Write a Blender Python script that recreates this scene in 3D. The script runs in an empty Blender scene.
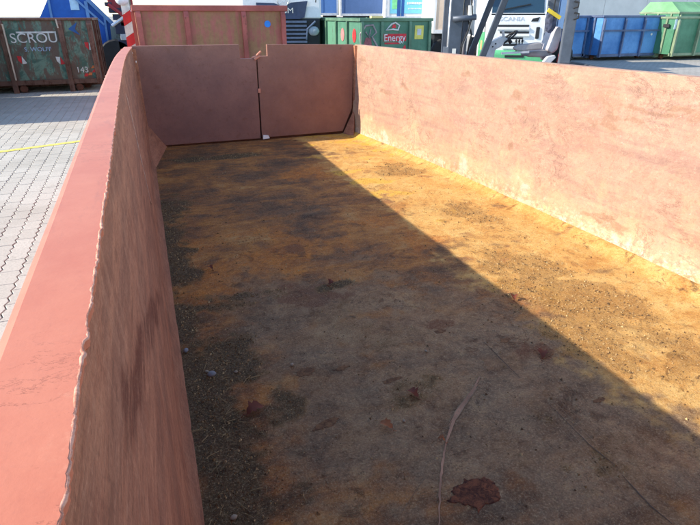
import bpy, math, random
import numpy as np
from mathutils import Vector, Matrix
R = math.radians
random.seed(7)
scene = bpy.context.scene
COL = scene.collection

# ------------------------------------------------------------------ camera
CZ = 1.72                       # eye height above the yard
FPX, HOR, VPX = 526.0, 15.0, 131.0
TH = math.atan((262.5 - HOR) / FPX)
PSI = math.atan((350 - VPX) * math.cos(TH) / FPX)
cam_d = bpy.data.cameras.new('camera')
cam = bpy.data.objects.new('camera', cam_d); COL.objects.link(cam)
cam_d.sensor_width = 36; cam_d.lens = 36 * FPX / 700; cam_d.clip_start = 0.02; cam_d.clip_end = 3000
cam.location = (0, 0, CZ)
cam.rotation_euler = (math.pi / 2 - TH, 0, -PSI)
scene.camera = cam
scene.render.resolution_x, scene.render.resolution_y = 1024, 768

# ------------------------------------------------------------------ sky, sun, exposure
SUN_DIR = Vector((1.0, -0.165, -0.60)).normalized()          # the way light travels
elev = math.asin(-SUN_DIR.z)
world = bpy.data.worlds.new('World'); scene.world = world; world.use_nodes = True
wn = world.node_tree
for n in list(wn.nodes): wn.nodes.remove(n)
sky = wn.nodes.new('ShaderNodeTexSky'); sky.sky_type = 'NISHITA'; sky.sun_disc = False
sky.sun_elevation = elev
sky.sun_rotation = math.atan2(-SUN_DIR.x, -SUN_DIR.y)
sky.air_density = 1.0; sky.dust_density = 0.1; sky.ozone_density = 1.6
bg = wn.nodes.new('ShaderNodeBackground'); bg.inputs[1].default_value = 0.15
wo = wn.nodes.new('ShaderNodeOutputWorld')
wn.links.new(sky.outputs[0], bg.inputs[0]); wn.links.new(bg.outputs[0], wo.inputs[0])
sl = bpy.data.lights.new('sun', 'SUN'); sl.energy = 3.3; sl.angle = R(0.5); sl.color = (1.0, 0.90, 0.75)
so = bpy.data.objects.new('sun', sl); COL.objects.link(so)
so.rotation_euler = SUN_DIR.to_track_quat('-Z', 'Y').to_euler(); so.location = (-8, 2, 9)
vs = scene.view_settings
vs.view_transform = 'Standard'; vs.look = 'None'; vs.gamma = 1.0; vs.use_curve_mapping = False
vs.exposure = 1.36

# ------------------------------------------------------------------ pixels to places
ct, st = math.cos(TH), math.sin(TH)
FW = np.array([math.sin(PSI) * ct, math.cos(PSI) * ct, -st]); RT = np.array([math.cos(PSI), -math.sin(PSI), 0.0])
UP = np.cross(RT, FW); CAM = np.array([0, 0, CZ])
def ray(u, v): return (u - 350) * RT + (262.5 - v) * UP + FPX * FW
def onz(u, v, z): d = ray(u, v); return CAM + d * ((z - CZ) / d[2])
def ony(u, v, y): d = ray(u, v); return CAM + d * (y / d[1])
def proj(p):
    p = np.asarray(p, float) - CAM; d = p @ FW
    return 350 + FPX * (p @ RT) / d, 262.5 - FPX * (p @ UP) / d
FZ = 0.29                       # container floor above the yard
def pf(u, v): return onz(u, v, FZ)[:2]

# ------------------------------------------------------------------ mesh helpers
class MB:
    def __init__(s): s.v = []; s.f = []
    def add(s, vs_, fs): b = len(s.v); s.v += [tuple(map(float, p)) for p in vs_]; s.f += [tuple(b + i for i in f) for f in fs]; return s
    def box(s, x0, x1, y0, y1, z0, z1):
        return s.add([(x0,y0,z0),(x1,y0,z0),(x1,y1,z0),(x0,y1,z0),(x0,y0,z1),(x1,y0,z1),(x1,y1,z1),(x0,y1,z1)],
                     [(0,3,2,1),(4,5,6,7),(0,1,5,4),(1,2,6,5),(2,3,7,6),(3,0,4,7)])
    def hexa(s, p):            # 4 bottom (ccw) + 4 top
        return s.add(p, [(0,3,2,1),(4,5,6,7),(0,1,5,4),(1,2,6,5),(2,3,7,6),(3,0,4,7)])
    def prism(s, pts, a, b, axis='y'):   # pts 2D outline, extruded from a to b along axis
        n = len(pts)
        mk = {'y': lambda p, t: (p[0], t, p[1]), 'x': lambda p, t: (t, p[0], p[1]), 'z': lambda p, t: (p[0], p[1], t)}[axis]
        return s.add([mk(p, a) for p in pts] + [mk(p, b) for p in pts],
                     [tuple(range(n)), tuple(range(2*n-1, n-1, -1))] + [(i, (i+1) % n, n+(i+1) % n, n+i)[::-1] for i in range(n)])
    def tube(s, path, r, n=8, closed=False):
        P = [Vector(p) for p in path]; rs = r if isinstance(r, (list, tuple)) else [r] * len(P)
        rings = []; m = len(P); up = None
        for i, p in enumerate(P):
            d = (P[(i+1) % m] - P[i-1]) if closed else (P[min(i+1, m-1)] - P[max(i-1, 0)])
            d.normalize()
            if up is None: up = d.orthogonal().normalized()
            a = (up - d * up.dot(d)).normalized(); up = a; b = d.cross(a)
            rings.append([p + (a * math.cos(2*math.pi*k/n) + b * math.sin(2*math.pi*k/n)) * rs[i] for k in range(n)])
        vs_ = [q for rg in rings for q in rg]; fs = []
        for i in range(m if closed else m-1):
            j = (i+1) % m
            for k in range(n): fs.append((i*n+k, i*n+(k+1) % n, j*n+(k+1) % n, j*n+k))
        if not closed: fs += [tuple(range(n))[::-1], tuple((m-1)*n+k for k in range(n))]
        return s.add(vs_, fs)
    def bar(s, p0, p1, w, h, roll=None):     # rectangular beam
        a = Vector(p0); b = Vector(p1); d = (b-a).normalized()
        u = Vector(roll) if roll else (Vector((0,0,1)) if abs(d.z) < .9 else Vector((0,1,0)))
        x = d.cross(u).normalized(); y = x.cross(d).normalized()
        q = [(-w/2,-h/2),(w/2,-h/2),(w/2,h/2),(-w/2,h/2)]
        return s.hexa([a + x*i + y*j for i, j in q] + [b + x*i + y*j for i, j in q])
    def lathe(s, prof, c, axis='y', n=20):   # prof (r, t) along axis
        ax = {'x': 0, 'y': 1, 'z': 2}[axis]; o = [i for i in range(3) if i != ax]; vs_ = []
        for r, t in prof:
            for k in range(n):
                p = [0, 0, 0]; p[ax] = c[ax] + t; p[o[0]] = c[o[0]] + r*math.cos(2*math.pi*k/n); p[o[1]] = c[o[1]] + r*math.sin(2*math.pi*k/n)
                vs_.append(p)
        fs = [(i*n+k, i*n+(k+1) % n, (i+1)*n+(k+1) % n, (i+1)*n+k) for i in range(len(prof)-1) for k in range(n)]
        fs += [tuple(range(n))[::-1], tuple((len(prof)-1)*n+k for k in range(n))]
        return s.add(vs_, fs)
    def blob(s, c, rx, ry, rz, seed, nu=7, nv=5, j=.18):
        rn = random.Random(seed); vs_ = [(c[0], c[1], c[2]-rz)]
        for i in range(1, nv):
            for k in range(nu):
                a = math.pi*i/nv; q = 1 + rn.uniform(-j, j)
                vs_.append((c[0]+rx*q*math.sin(a)*math.cos(2*math.pi*k/nu), c[1]+ry*q*math.sin(a)*math.sin(2*math.pi*k/nu), c[2]-rz*q*math.cos(a)))
        vs_.append((c[0], c[1], c[2]+rz)); N = len(vs_)-1; fs = []
        for k in range(nu): fs.append((0, 1+(k+1) % nu, 1+k)); fs.append((N, N-nu+k, N-nu+(k+1) % nu))
        for i in range(nv-2):
            for k in range(nu): fs.append((1+i*nu+k, 1+i*nu+(k+1) % nu, 1+(i+1)*nu+(k+1) % nu, 1+(i+1)*nu+k))
        return s.add(vs_, fs)
    def mesh(s, name):
        me = bpy.data.meshes.new(name); me.from_pydata(s.v, [], s.f); me.validate(); me.update()
        import bmesh
        bm = bmesh.new(); bm.from_mesh(me); bmesh.ops.recalc_face_normals(bm, faces=bm.faces); bm.to_mesh(me); bm.free()
        return me
    def build(s, name, mat, parent=None, bevel=0, smooth=False):
        me = s.mesh(name); me.materials.append(mat)
        return link(name, me, parent, bevel, smooth)
def link(name, me, parent=None, bevel=0, smooth=False):
    o = bpy.data.objects.new(name, me); COL.objects.link(o)
    if parent: o.parent = parent
    if smooth:
        for p in me.polygons: p.use_smooth = True
    if bevel:
        m = o.modifiers.new('b', 'BEVEL'); m.width = bevel; m.segments = 2; m.limit_method = 'ANGLE'
    return o
def tag(o, label=None, cat=None, group=None, kind=None):
    if label: o['label'] = label
    if cat: o['category'] = cat
    if group: o['group'] = group
    if kind: o['kind'] = kind
    return o
def thing(name, label, cat, loc=(0,0,0), rz=0, group=None):
    o = bpy.data.objects.new(name, None); COL.objects.link(o); o.location = loc; o.rotation_euler = (0,0,rz); o.empty_display_size = .2
    return tag(o, label, cat, group)
def dup(o, dx=0, dy=0, dz=0, parent=None):
    c = o.copy(); COL.objects.link(c); c.location = Vector(o.location) + Vector((dx,dy,dz))
    c.parent = parent or o.parent
    return c
def grid_mesh(name, P, mat, attrs=None, flip=False, smooth=True):   # P: (n, m, 3)
    n, m = P.shape[:2]; idx = np.arange(n*m).reshape(n, m)
    q = np.stack([idx[:-1,:-1], idx[1:,:-1], idx[1:,1:], idx[:-1,1:]], -1).reshape(-1, 4)
    if flip: q = q[:, ::-1]
    me = bpy.data.meshes.new(name)
    me.vertices.add(n*m); me.vertices.foreach_set('co', P.reshape(-1).astype(np.float32))
    me.loops.add(q.size); me.loops.foreach_set('vertex_index', q.reshape(-1).astype(np.int32))
    me.polygons.add(len(q)); me.polygons.foreach_set('loop_start', np.arange(0, q.size, 4, dtype=np.int32))
    me.update(calc_edges=True); me.validate()
    me.polygons.foreach_set('use_smooth', np.full(len(q), smooth))
    for k, a in (attrs or {}).items():
        at = me.color_attributes.new(k, 'FLOAT_COLOR', 'POINT')
        b = np.ones((n*m, 4), np.float32); b[:, :a.shape[-1]] = a.reshape(n*m, -1); at.data.foreach_set('color', b.reshape(-1))
    me.materials.append(mat)
    return me
def vnoise(x, y, seed):
    r = np.random.RandomState(seed).rand(256, 256)
    xi = np.floor(x).astype(int); yi = np.floor(y).astype(int); fx = x-xi; fy = y-yi
    fx = fx*fx*(3-2*fx); fy = fy*fy*(3-2*fy); g = lambda a, b: r[a % 256, b % 256]
    return (g(xi,yi)*(1-fx)+g(xi+1,yi)*fx)*(1-fy) + (g(xi,yi+1)*(1-fx)+g(xi+1,yi+1)*fx)*fy
def fbm(x, y, seed, octv=5):
    t = 0; a = .5; tot = 0
    for i in range(octv): t = t + a*vnoise(x*2**i, y*2**i, seed+i*11); tot += a; a *= .55
    return t/tot
def sstep(a, b, x): t = np.clip((x-a)/(b-a), 0, 1); return t*t*(3-2*t)
def smooth_interp(x, xs, ys):
    d = np.linspace(-.6, .6, 9); return np.mean([np.interp(np.asarray(x)+k, xs, ys) for k in d], axis=0)

# ------------------------------------------------------------------ node helpers
def s2l(c):
    f = lambda v: v/12.92 if v <= .04045 else ((v+.055)/1.055)**2.4
    return tuple(f(v/255) for v in c) + (1.0,)
class NT:
    def __init__(s, name):
        s.m = bpy.data.materials.new(name); s.m.use_nodes = True; s.t = s.m.node_tree
        s.b = s.t.nodes['Principled BSDF']; s.co = None
    def put(s, sock, v):
        if hasattr(v, 'is_output'): s.t.links.new(v, sock)
        elif v is not None: sock.default_value = v
    def n(s, typ, ins=None, **kw):
        nd = s.t.nodes.new('ShaderNode' + typ)
        for k, v in kw.items(): setattr(nd, k, v)
        for k, v in (ins or {}).items(): s.put(nd.inputs[k], v)
        return nd
    def obj(s):
        if s.co is None: s.co = s.n('TexCoord').outputs['Object']
        return s.co
    def pos(s): return s.n('NewGeometry').outputs['Position']
    def scale(s, v, sc, off=(0,0,0), rot=(0,0,0)): return s.n('Mapping', {'Vector': v, 'Scale': sc, 'Location': off, 'Rotation': rot}).outputs[0]
    def noise(s, v, sc, det=4, rough=.6, dist=0.0): return s.n('TexNoise', {'Vector': v, 'Scale': sc, 'Detail': det, 'Roughness': rough, 'Distortion': dist}).outputs['Fac']
    def ramp(s, v, a, b): return s.n('MapRange', {'Value': v, 'From Min': a, 'From Max': b, 'To Min': 0.0, 'To Max': 1.0}, interpolation_type='SMOOTHSTEP').outputs[0]
    def mul(s, a, b): return s.n('Math', {0: a, 1: b}, operation='MULTIPLY').outputs[0]
    def addv(s, a, b): return s.n('Math', {0: a, 1: b}, operation='ADD').outputs[0]
    def mx(s, a, b): return s.n('Math', {0: a, 1: b}, operation='MAXIMUM').outputs[0]
    def contour(s, v, at, w):
        d = s.n('Math', {0: v, 1: at}, operation='SUBTRACT').outputs[0]; d = s.n('Math', {0: d}, operation='ABSOLUTE').outputs[0]; return s.ramp(d, w, 0.0)
    def mix(s, f, a, b, mode='MIX'):
        nd = s.n('Mix', data_type='RGBA', blend_type=mode); s.put(nd.inputs[0], f); s.put(nd.inputs[6], a); s.put(nd.inputs[7], b); return nd.outputs[2]
    def attr(s, name):
        a = s.n('Attribute', attribute_name=name); return s.n('SeparateColor', {0: a.outputs['Color']}).outputs
    def done(s, col, rough=.7, metal=0.0, bump=None, bs=.3, bd=.01, spec=.4):
        s.put(s.b.inputs['Base Color'], col); s.put(s.b.inputs['Roughness'], rough); s.put(s.b.inputs['Metallic'], metal)
        s.b.inputs['Specular IOR Level'].default_value = spec
        if bump is not None:
            bn = s.n('Bump', {'Strength': bs, 'Distance': bd, 'Height': bump}); s.put(s.b.inputs['Normal'], bn.outputs[0])
        return s.m
MATS = {}
def paint(name, col, rust=(96,58,42), amt=.25, sc=2.0, fade=None, rough=.55, var=.25, streak=True, spec=.4):
    """weathered painted steel"""
    if name in MATS: return MATS[name]
    t = NT(name); o = t.obj(); c = s2l(col)
    big = t.noise(o, sc*.5, 5, .65); fine = t.noise(o, sc*14, 4, .7)
    dark = tuple(v*(1-var) for v in c[:3]) + (1,); lite = s2l(fade) if fade else tuple(min(1, v*(1+var)+.012) for v in c[:3]) + (1,)
    k = t.mix(t.ramp(big, .32, .68), dark, lite); k = t.mix(t.mul(t.ramp(fine, .35, .75), .22), k, tuple(v*.55 for v in c[:3]) + (1,))
    if streak:
        stv = t.noise(t.scale(o, (9, 9, .55)), sc, 4, .65); rs = t.noise(o, sc*1.7, 7, .72)
        m = t.addv(t.mul(stv, .5), t.mul(rs, .6)); m = t.ramp(m, .80-amt*.55, .90-amt*.45)
        k = t.mix(m, k, t.mix(fine, s2l(rust), tuple(v*.45 for v in s2l(rust)[:3]) + (1,)))
        return MATS.setdefault(name, t.done(k, t.mix(m, (rough,)*3+(1,), (.9,)*3+(1,)), 0, t.addv(fine, t.mul(m, -.6)), .25, .006, spec))
    return MATS.setdefault(name, t.done(k, rough, 0, fine, .12, .004, spec))
def plain(name, col, rough=.6, metal=0.0, var=.15, spec=.4):
    if name in MATS: return MATS[name]
    t = NT(name); o = t.obj(); c = s2l(col); nz = t.noise(o, 6, 5, .65)
    k = t.mix(t.ramp(nz, .3, .7), tuple(v*(1-var) for v in c[:3])+(1,), tuple(min(1, v*(1+var)) for v in c[:3])+(1,))
    return MATS.setdefault(name, t.done(k, rough, metal, t.noise(o, 60, 3), .08, .003, spec))
def glass(name, col=(40,70,90)):
    if name in MATS: return MATS[name]
    t = NT(name); t.done(s2l(col), .06, 0, None, spec=.8); t.b.inputs['Transmission Weight'].default_value = .35
    return MATS.setdefault(name, t.m)

# ================================================================== THE YARD
PW, PL = 0.14, 0.225          # interlocking pavers, wavy long sides
t = NT('yard_ground'); o = t.pos()
n1 = t.noise(o, .35, 5, .6); n2 = t.noise(o, 30, 4, .7)
br = t.n('TexBrick', {'Vector': t.scale(o, (1,1,1), rot=(0,0,R(90))), 'Color1': s2l((176,172,164)), 'Color2': s2l((160,157,150)), 'Mortar': s2l((104,100,94)), 'Scale': 1.0, 'Mortar Size': .006, 'Brick Width': PL, 'Row Height': PW}).outputs[0]
k = t.mix(t.mul(t.ramp(n1, .35, .7), .35), br, s2l((128,124,116))); k = t.mix(t.mul(n2, .3), k, s2l((110,106,100)))
M_GROUND = t.done(k, .9, 0, n2, .3, .004, .2)
def paver_mat(name, per_object):
    t = NT(name); o = t.pos()
    rnd = t.n('ObjectInfo').outputs['Random'] if per_object else t.n('NewGeometry').outputs['Random Per Island']
    n1 = t.noise(o, .5, 5, .6); n2 = t.noise(o, 55, 5, .75)
    k = t.mix(rnd, s2l((178,173,162)), s2l((188,183,172))); k = t.mix(t.mul(t.ramp(n1, .45, .62), .4), k, s2l((152,146,134))); k = t.mix(t.mul(t.ramp(t.noise(o, 2.6, 8, .75, .5), .57, .68), .4), k, s2l((118,112,102)))
    k = t.mix(t.mul(t.ramp(n2, .42, .72), .5), k, s2l((128,124,117)))
    return t.done(k, .92, 0, n2, .35, .003, .2)
M_PAVER, M_PAVERS = paver_mat('paver_single', True), paver_mat('paver_field', False)
g = MB(); g.add([(-900,-900,-.014),(900,-900,-.014),(900,900,-.014),(-900,900,-.014)], [(0,1,2,3)])
ground = tag(g.build('ground', M_GROUND), kind='structure', label='grey paved yard around the containers')
gap = .0035
zz = lambda y: .010 * (1 if round(y/(PL/4)) % 2 else -1)
ys = [(-.5 + i/4)*PL for i in range(5)]
ring = [(PW/2-gap + zz(y+PL/2), y*(1-.7*gap/PL)) for y in ys] + [(-PW/2+gap + zz(y+PL/2), y*(1-.7*gap/PL)) for y in reversed(ys)]
ins = [(x*.94, y*.985) for x, y in ring]
NR = len(ring)
pv = [(x, y, -.012) for x, y in ring] + [(x, y, -.004) for x, y in ring] + [(x, y, 0) for x, y in ins]
pfc = [tuple(range(2*NR, 3*NR))] + [(i, (i+1) % NR, NR+(i+1) % NR, NR+i) for i in range(NR)] + [(NR+i, NR+(i+1) % NR, 2*NR+(i+1) % NR, 2*NR+i) for i in range(NR)]
paver_me = MB().add(pv, pfc).mesh('paver'); paver_me.materials.append(M_PAVER)
allp = []
for i in range(-64, 8):
    for j in range(-12, 78):
        x = i*PW; y = (j + .5*(i % 2))*PL
        if y > 17.2: continue
        d = y*math.cos(PSI) + x*math.sin(PSI); vis = False
        if d > .6:
            u, v = proj((x, y, 0)); vis = -12 < u < 133-.37*v and 20 < v < 540
        allp.append((not vis, math.hypot(x, y), x, y))
allp.sort()
rnp = random.Random(3)
field = MB()
for k, (hid, d, x, y) in enumerate(allp):
    dz = rnp.uniform(-.0016, .0016)
    if not hid and k < 300:
        o = bpy.data.objects.new('paver', paver_me); COL.objects.link(o); o.location = (x, y, dz); o.parent = ground
        o.rotation_euler = (rnp.uniform(-.008,.008), rnp.uniform(-.008,.008), rnp.uniform(-.01,.01))
    else:
        field.add([(a+x, b+y, c+dz) for a, b, c in pv], pfc)
tag(field.build('paver_field', M_PAVERS, ground), kind='stuff')
# yellow painted lines
t = NT('yellow_paint'); o = t.pos(); w = t.ramp(t.noise(o, 26, 5, .75), .36, .50)
M_YEL = t.done(t.mix(w, s2l((176,168,140)), s2l((222,204,96))), .8, 0, t.noise(o, 90, 3), .3, .002, .2)
def ground_line(p, q, w, label, m):
    a = Vector((p[0], p[1], 0)); b = Vector((q[0], q[1], 0)); d = (b-a).normalized(); s_ = Vector((-d.y, d.x, 0))*w/2
    L = MB(); n = 26
    for i in range(n):
        c0 = a.lerp(b, i/n); c1 = a.lerp(b, (i+1)/n)
        z = .0042; L.add([tuple(c0-s_+Vector((0,0,z))), tuple(c1-s_+Vector((0,0,z))), tuple(c1+s_+Vector((0,0,z))), tuple(c0+s_+Vector((0,0,z)))], [(0,1,2,3)])
    return tag(L.build('painted_line', m), label, 'line marking')
a = onz(0, 152, 0); b = onz(79, 141.5, 0); d = b-a
ground_line(a-d*4, b+d*.35, .12, 'yellow painted line across the grey pavers short of the container shadow', M_YEL)
ground_line((-1.9, 2.72), (-.42, 3.2), .10, 'yellow painted line on the pavers tight beside the salmon container rim', M_YEL)

# ================================================================== THE OPEN CONTAINER
Y0, YD = -0.45, 6.64           # front end, door plane
WH = 1.115                     # wall height above the floor
yk = [-1, 0, 1.2, 3, 4.6, 5.6, 6.5, 7]
def left_top(y): return smooth_interp(y, yk, [-.106,-.105,-.104,-.110,-.108,-.092,-.050,-.03])
def left_bot(y): return smooth_interp(y, yk, [-.025,-.025,-.022,-.012,0,.006,.02,.03])
yr = [-1, 0, 1.8, 2.4, 3.2, 4.2, 5.1, 6.0, 6.6, 7.2]
def right_top(y): return smooth_interp(y, yr, [2.96,2.93,2.885,2.85,2.76,2.69,2.655,2.61,2.575,2.56])
def right_bot(y): return smooth_interp(y, yr, [2.66,2.70,2.745,2.765,2.775,2.745,2.68,2.58,2.475,2.42])
def right_rim(y): return smooth_interp(y, yr, [1.43-.30,1.43-.302,1.43-.308,1.43-.311,1.43-.316,1.43-.322,1.43-.328,1.43-.333,1.43-.336,1.43-.336])

cont = thing('roll_off_container', 'rusty salmon open-top steel container seen from inside, its doors shut', 'container')

# ---- floor plate with stains
NX, NY = 300, 720
gx = np.linspace(-.03, 2.98, NX); gy = np.linspace(Y0, YD+.03, NY); X, Y = np.meshgrid(gx, gy, indexing='ij')
wx = X + .22*(fbm(X*1.3, Y*1.3, 5)-.5) + .05*(fbm(X*9, Y*9, 6, 4)-.5); wy = Y + .30*(fbm(X*1.1, Y*1.1, 8)-.5) + .06*(fbm(X*8, Y*8, 9, 4)-.5)
def spots(lst):
    r = np.zeros_like(X)
    for u, v, a, b, w in lst:
        c = pf(u, v); d = ((wx-c[0])/a)**2 + ((wy-c[1])/b)**2; r = np.maximum(r, w*np.exp(-d**1.5))
    return r
ochre = spots([(215,290,.45,.30,.9),(255,270,.55,.28,1),(300,250,.5,.25,.75),(390,225,.45,.22,.85),(430,235,.45,.30,.85),(325,170,.6,.35,.8),(430,322,.35,.12,.8),(255,235,.5,.2,.6),(640,470,.3,.15,.5),(560,300,.5,.5,.6),(600,330,.4,.3,.5),(505,250,.4,.5,.6),(395,330,.3,.1,.7),(470,395,.18,.06,.4),(180,250,.2,.3,.6)])
yellow = spots([(372,182,.28,.10,1),(350,172,.3,.12,.9),(395,195,.3,.12,.8),(330,155,.4,.15,.7),(415,205,.35,.2,.7),(440,215,.3,.2,.55),(470,240,.4,.25,.5),(520,290,.3,.3,.45),(345,150,.4,.2,.6)])
dirt = spots([(235,157,.42,.14,1),(190,160,.25,.14,1),(205,385,.16,.35,1),(200,430,.18,.3,1),(215,480,.16,.3,1),(240,510,.2,.12,.9),(190,340,.16,.45,.95),(230,355,.2,.25,.8),(180,270,.16,.5,.7),(265,400,.16,.16,.6),(240,300,.3,.1,.6),(290,490,.15,.07,.8),(340,285,.14,.06,.8),(420,395,.14,.07,.32),(175,210,.15,.5,.6),(400,420,.16,.08,.28),(560,420,.2,.12,.28),(515,300,.05,.05,.9),(600,490,.22,.12,.30)])
dirt = np.maximum(dirt, sstep(.30, .0, wx-.01)*(.25+.75*fbm(X*3, Y*3, 21))*sstep(5.4, 4.2, wy))
grey = sstep(3.6, 1.8, wy + .35*(wx-1.2))*sstep(-.2,.5,wx)*.9; grey = np.maximum(grey, spots([(345,300,.55,.16,.8),(330,262,.5,.10,.6),(500,375,.4,.2,.7),(320,210,.5,.14,.45),(450,300,.3,.2,.5)]))
grey *= (.55+.6*fbm(X*2.2, Y*2.2, 31))
red = spots([(545,355,.12,.07,.6),(440,330,.1,.05,.5),(250,384,.16,.08,.5),(300,250,.3,.15,.3),(415,365,.2,.08,.35),(600,300,.2,.1,.3),(320,290,.35,.2,.35),(555,340,.1,.08,.4)])
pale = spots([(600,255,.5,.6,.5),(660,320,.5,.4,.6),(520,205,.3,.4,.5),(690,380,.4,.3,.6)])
pale = np.maximum(pale, 0.75*sstep(1.42, 1.98, wx + .35*(fbm(X*2, Y*2, 33)-.5)))  # sandy right strip; also paints the sunlit side paler, edge near the shadow line
yellow = np.maximum(yellow, .55*sstep(1.5, 1.9, wx)*sstep(4.2, 5.6, wy))
crumb = spots([(560,300,.35,.35,1),(585,330,.25,.2,.9),(520,262,.3,.35,.9),(470,215,.25,.3,.8),(610,315,.25,.3,.8),(400,170,.3,.3,.8),(640,345,.4,.3,.5),(235,157,.4,.12,1),(560,270,.2,.2,.7)])
crumb = np.maximum(crumb, dirt*.9)
Zf = FZ + .05*sstep(.13, -.03, right_bot(Y)-X)**1.5 + .006*(fbm(X*1.2, Y*1.2, 41)-.5) + .016*crumb*np.clip(fbm(X*14, Y*14, 43, 4)-.42, 0, 1)*1.6 + .0016*(fbm(X*30, Y*30, 44, 3)-.5) - .003*red*fbm(X*20, Y*20, 45, 3)
rg1 = fbm(X*5, Y*5, 201, 5)-.5; rg2 = fbm(X*17, Y*17, 203, 4)-.5; rg3 = fbm(X*2.2, Y*6.5, 205, 5)-.5
rag = lambda m, lo=.25, hi=.75, a=1.0: sstep(lo, hi, m + a*(1.1*rg1 + .7*rg2 + .5*rg3)*np.clip(m*4, 0, 1))
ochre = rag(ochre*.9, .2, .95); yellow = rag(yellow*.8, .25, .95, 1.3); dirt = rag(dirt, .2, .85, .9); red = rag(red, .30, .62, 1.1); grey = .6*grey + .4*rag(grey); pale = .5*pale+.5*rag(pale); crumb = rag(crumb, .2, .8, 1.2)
t = NT('container_floor'); o = t.pos(); m1 = t.attr('m1'); m2 = t.attr('m2'); m3 = t.attr('m3')
nb = t.noise(o, 1.5, 12, .74, .35); nm = t.noise(o, 9, 9, .78, .5); nf = t.noise(o, 70, 5, .78); ns = t.noise(t.scale(o, (1.0, 2.6, 1), rot=(0,0,R(10)), off=(3,1,0)), 2.4, 11, .76, .4)
n2_ = t.noise(t.scale(o, (1,1,1), off=(6,2,3)), 3.6, 11, .78, .6)
def cramp(v, stops):
    r_ = t.n('ValToRGB', {0: v}); e_ = r_.color_ramp.elements
    while len(e_) < len(stops): e_.new(.5)
    for q_, (p_, c_) in zip(e_, stops): q_.position = p_; q_.color = s2l(c_)
    return r_.outputs[0]
v1 = t.addv(t.addv(t.mul(nb, .62), t.mul(ns, .45)), t.addv(t.mul(m1[0], .10), -.02))
k = cramp(v1, [(.40,(80,58,42)),(.47,(124,84,54)),(.52,(158,100,54)),(.57,(188,122,58)),(.64,(202,152,92))])
k = t.mix(t.mul(t.ramp(t.addv(m1[0], t.mul(n2_, 1.1)), .52, 1.35), .85), k, t.mix(t.ramp(nm,.35,.65), s2l((158,86,34)), s2l((216,132,54))))
gk = cramp(t.addv(t.mul(n2_, .6), t.mul(nm, .4)), [(.40,(78,64,50)),(.47,(124,102,78)),(.54,(154,128,98)),(.62,(184,154,112))])
k = t.mix(t.mul(t.ramp(t.addv(m1[2], t.mul(nb, .8)), .60, 1.3), .75), k, gk)
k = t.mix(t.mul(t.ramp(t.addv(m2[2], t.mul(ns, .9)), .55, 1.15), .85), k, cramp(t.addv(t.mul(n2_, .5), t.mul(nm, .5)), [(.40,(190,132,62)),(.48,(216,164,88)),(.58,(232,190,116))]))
k = t.mix(t.mul(t.ramp(t.addv(m2[1], t.mul(nm, 1.0)), .65, 1.5), .8), k, s2l((224,172,62)))
sp = t.ramp(t.noise(o, 5.5, 10, .80, 1.0), .57, .66); k = t.mix(t.mul(sp, .5), k, s2l((98,62,42)))
sp2 = t.ramp(t.noise(t.scale(o, (1,1,1), off=(7,3,0)), 15, 8, .78, .5), .58, .68); k = t.mix(t.mul(sp2, .55), k, s2l((74,56,44)))
sp3 = t.ramp(t.noise(t.scale(o, (1,1,1), off=(2,9,0)), 28, 6, .75), .60, .70); k = t.mix(t.mul(sp3, .4), k, s2l((190,164,122)))
k = t.mix(t.mul(t.ramp(t.addv(t.mul(m2[0], .6), t.mul(nm, 1.0)), .62, 1.2), .75), k, t.mix(nf, s2l((92,52,36)), s2l((134,82,54))))
k = t.mix(t.mul(t.ramp(t.addv(m3[0], t.mul(nm, 1.0)), .55, 1.5), .7), k, t.mix(nf, s2l((178,130,66)), s2l((136,96,50))))
k = t.mix(t.mul(t.ramp(t.addv(m1[1], t.mul(nm, .9)), .50, 1.35), .88), k, t.mix(t.ramp(nf, .35, .7), s2l((50,38,26)), s2l((108,84,56))))
k = t.mix(t.mul(t.ramp(nf, .42, .8), .3), k, s2l((76,58,42)))
ol = t.mul(t.contour(t.noise(t.scale(o,(1,1.5,1),off=(1,4,0)), 3.2, 12, .72, .6), .5, .012), t.ramp(n2_, .45, .6)); k = t.mix(t.mul(ol, .5), k, s2l((66,48,36)))
g0 = t.noise(o, 130, 4, .8); k = t.mix(t.mul(t.ramp(g0, .54, .64), .35), k, s2l((58,44,34))); k = t.mix(t.mul(t.ramp(g0, .47, .36), .3), k, s2l((214,188,146)))
g3 = t.noise(t.scale(o, (1,1,1), off=(3,3,8)), 42, 8, .84, .3); k = t.mix(t.mul(t.ramp(g3, .55, .63), .4), k, s2l((70,52,38))); k = t.mix(t.mul(t.ramp(g3, .45, .37), .3), k, s2l((196,160,110)))
dk = t.ramp(t.noise(t.scale(o, (1,1,1), off=(13,1,8)), 7.5, 9, .76, .6), .60, .67); k = t.mix(t.mul(dk, .6), k, s2l((56,46,38)))
gr2 = t.ramp(t.noise(o, 190, 3, .7), .55, .72); k = t.mix(t.mul(gr2, .28), k, s2l((200,178,144)))
hb = t.addv(t.addv(t.mul(nf, .9), t.mul(g0, .7)), t.addv(nm, t.mul(sp, -.5)))
M_FLOOR = t.done(k, t.mix(t.ramp(nm, .3, .7), (.72,)*3+(1,), (.95,)*3+(1,)), 0, hb, .85, .009, .25)
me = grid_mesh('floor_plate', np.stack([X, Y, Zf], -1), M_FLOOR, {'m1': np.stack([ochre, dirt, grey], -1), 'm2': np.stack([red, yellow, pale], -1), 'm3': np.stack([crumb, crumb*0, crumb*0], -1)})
floor = link('floor_plate', me, cont)

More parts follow.
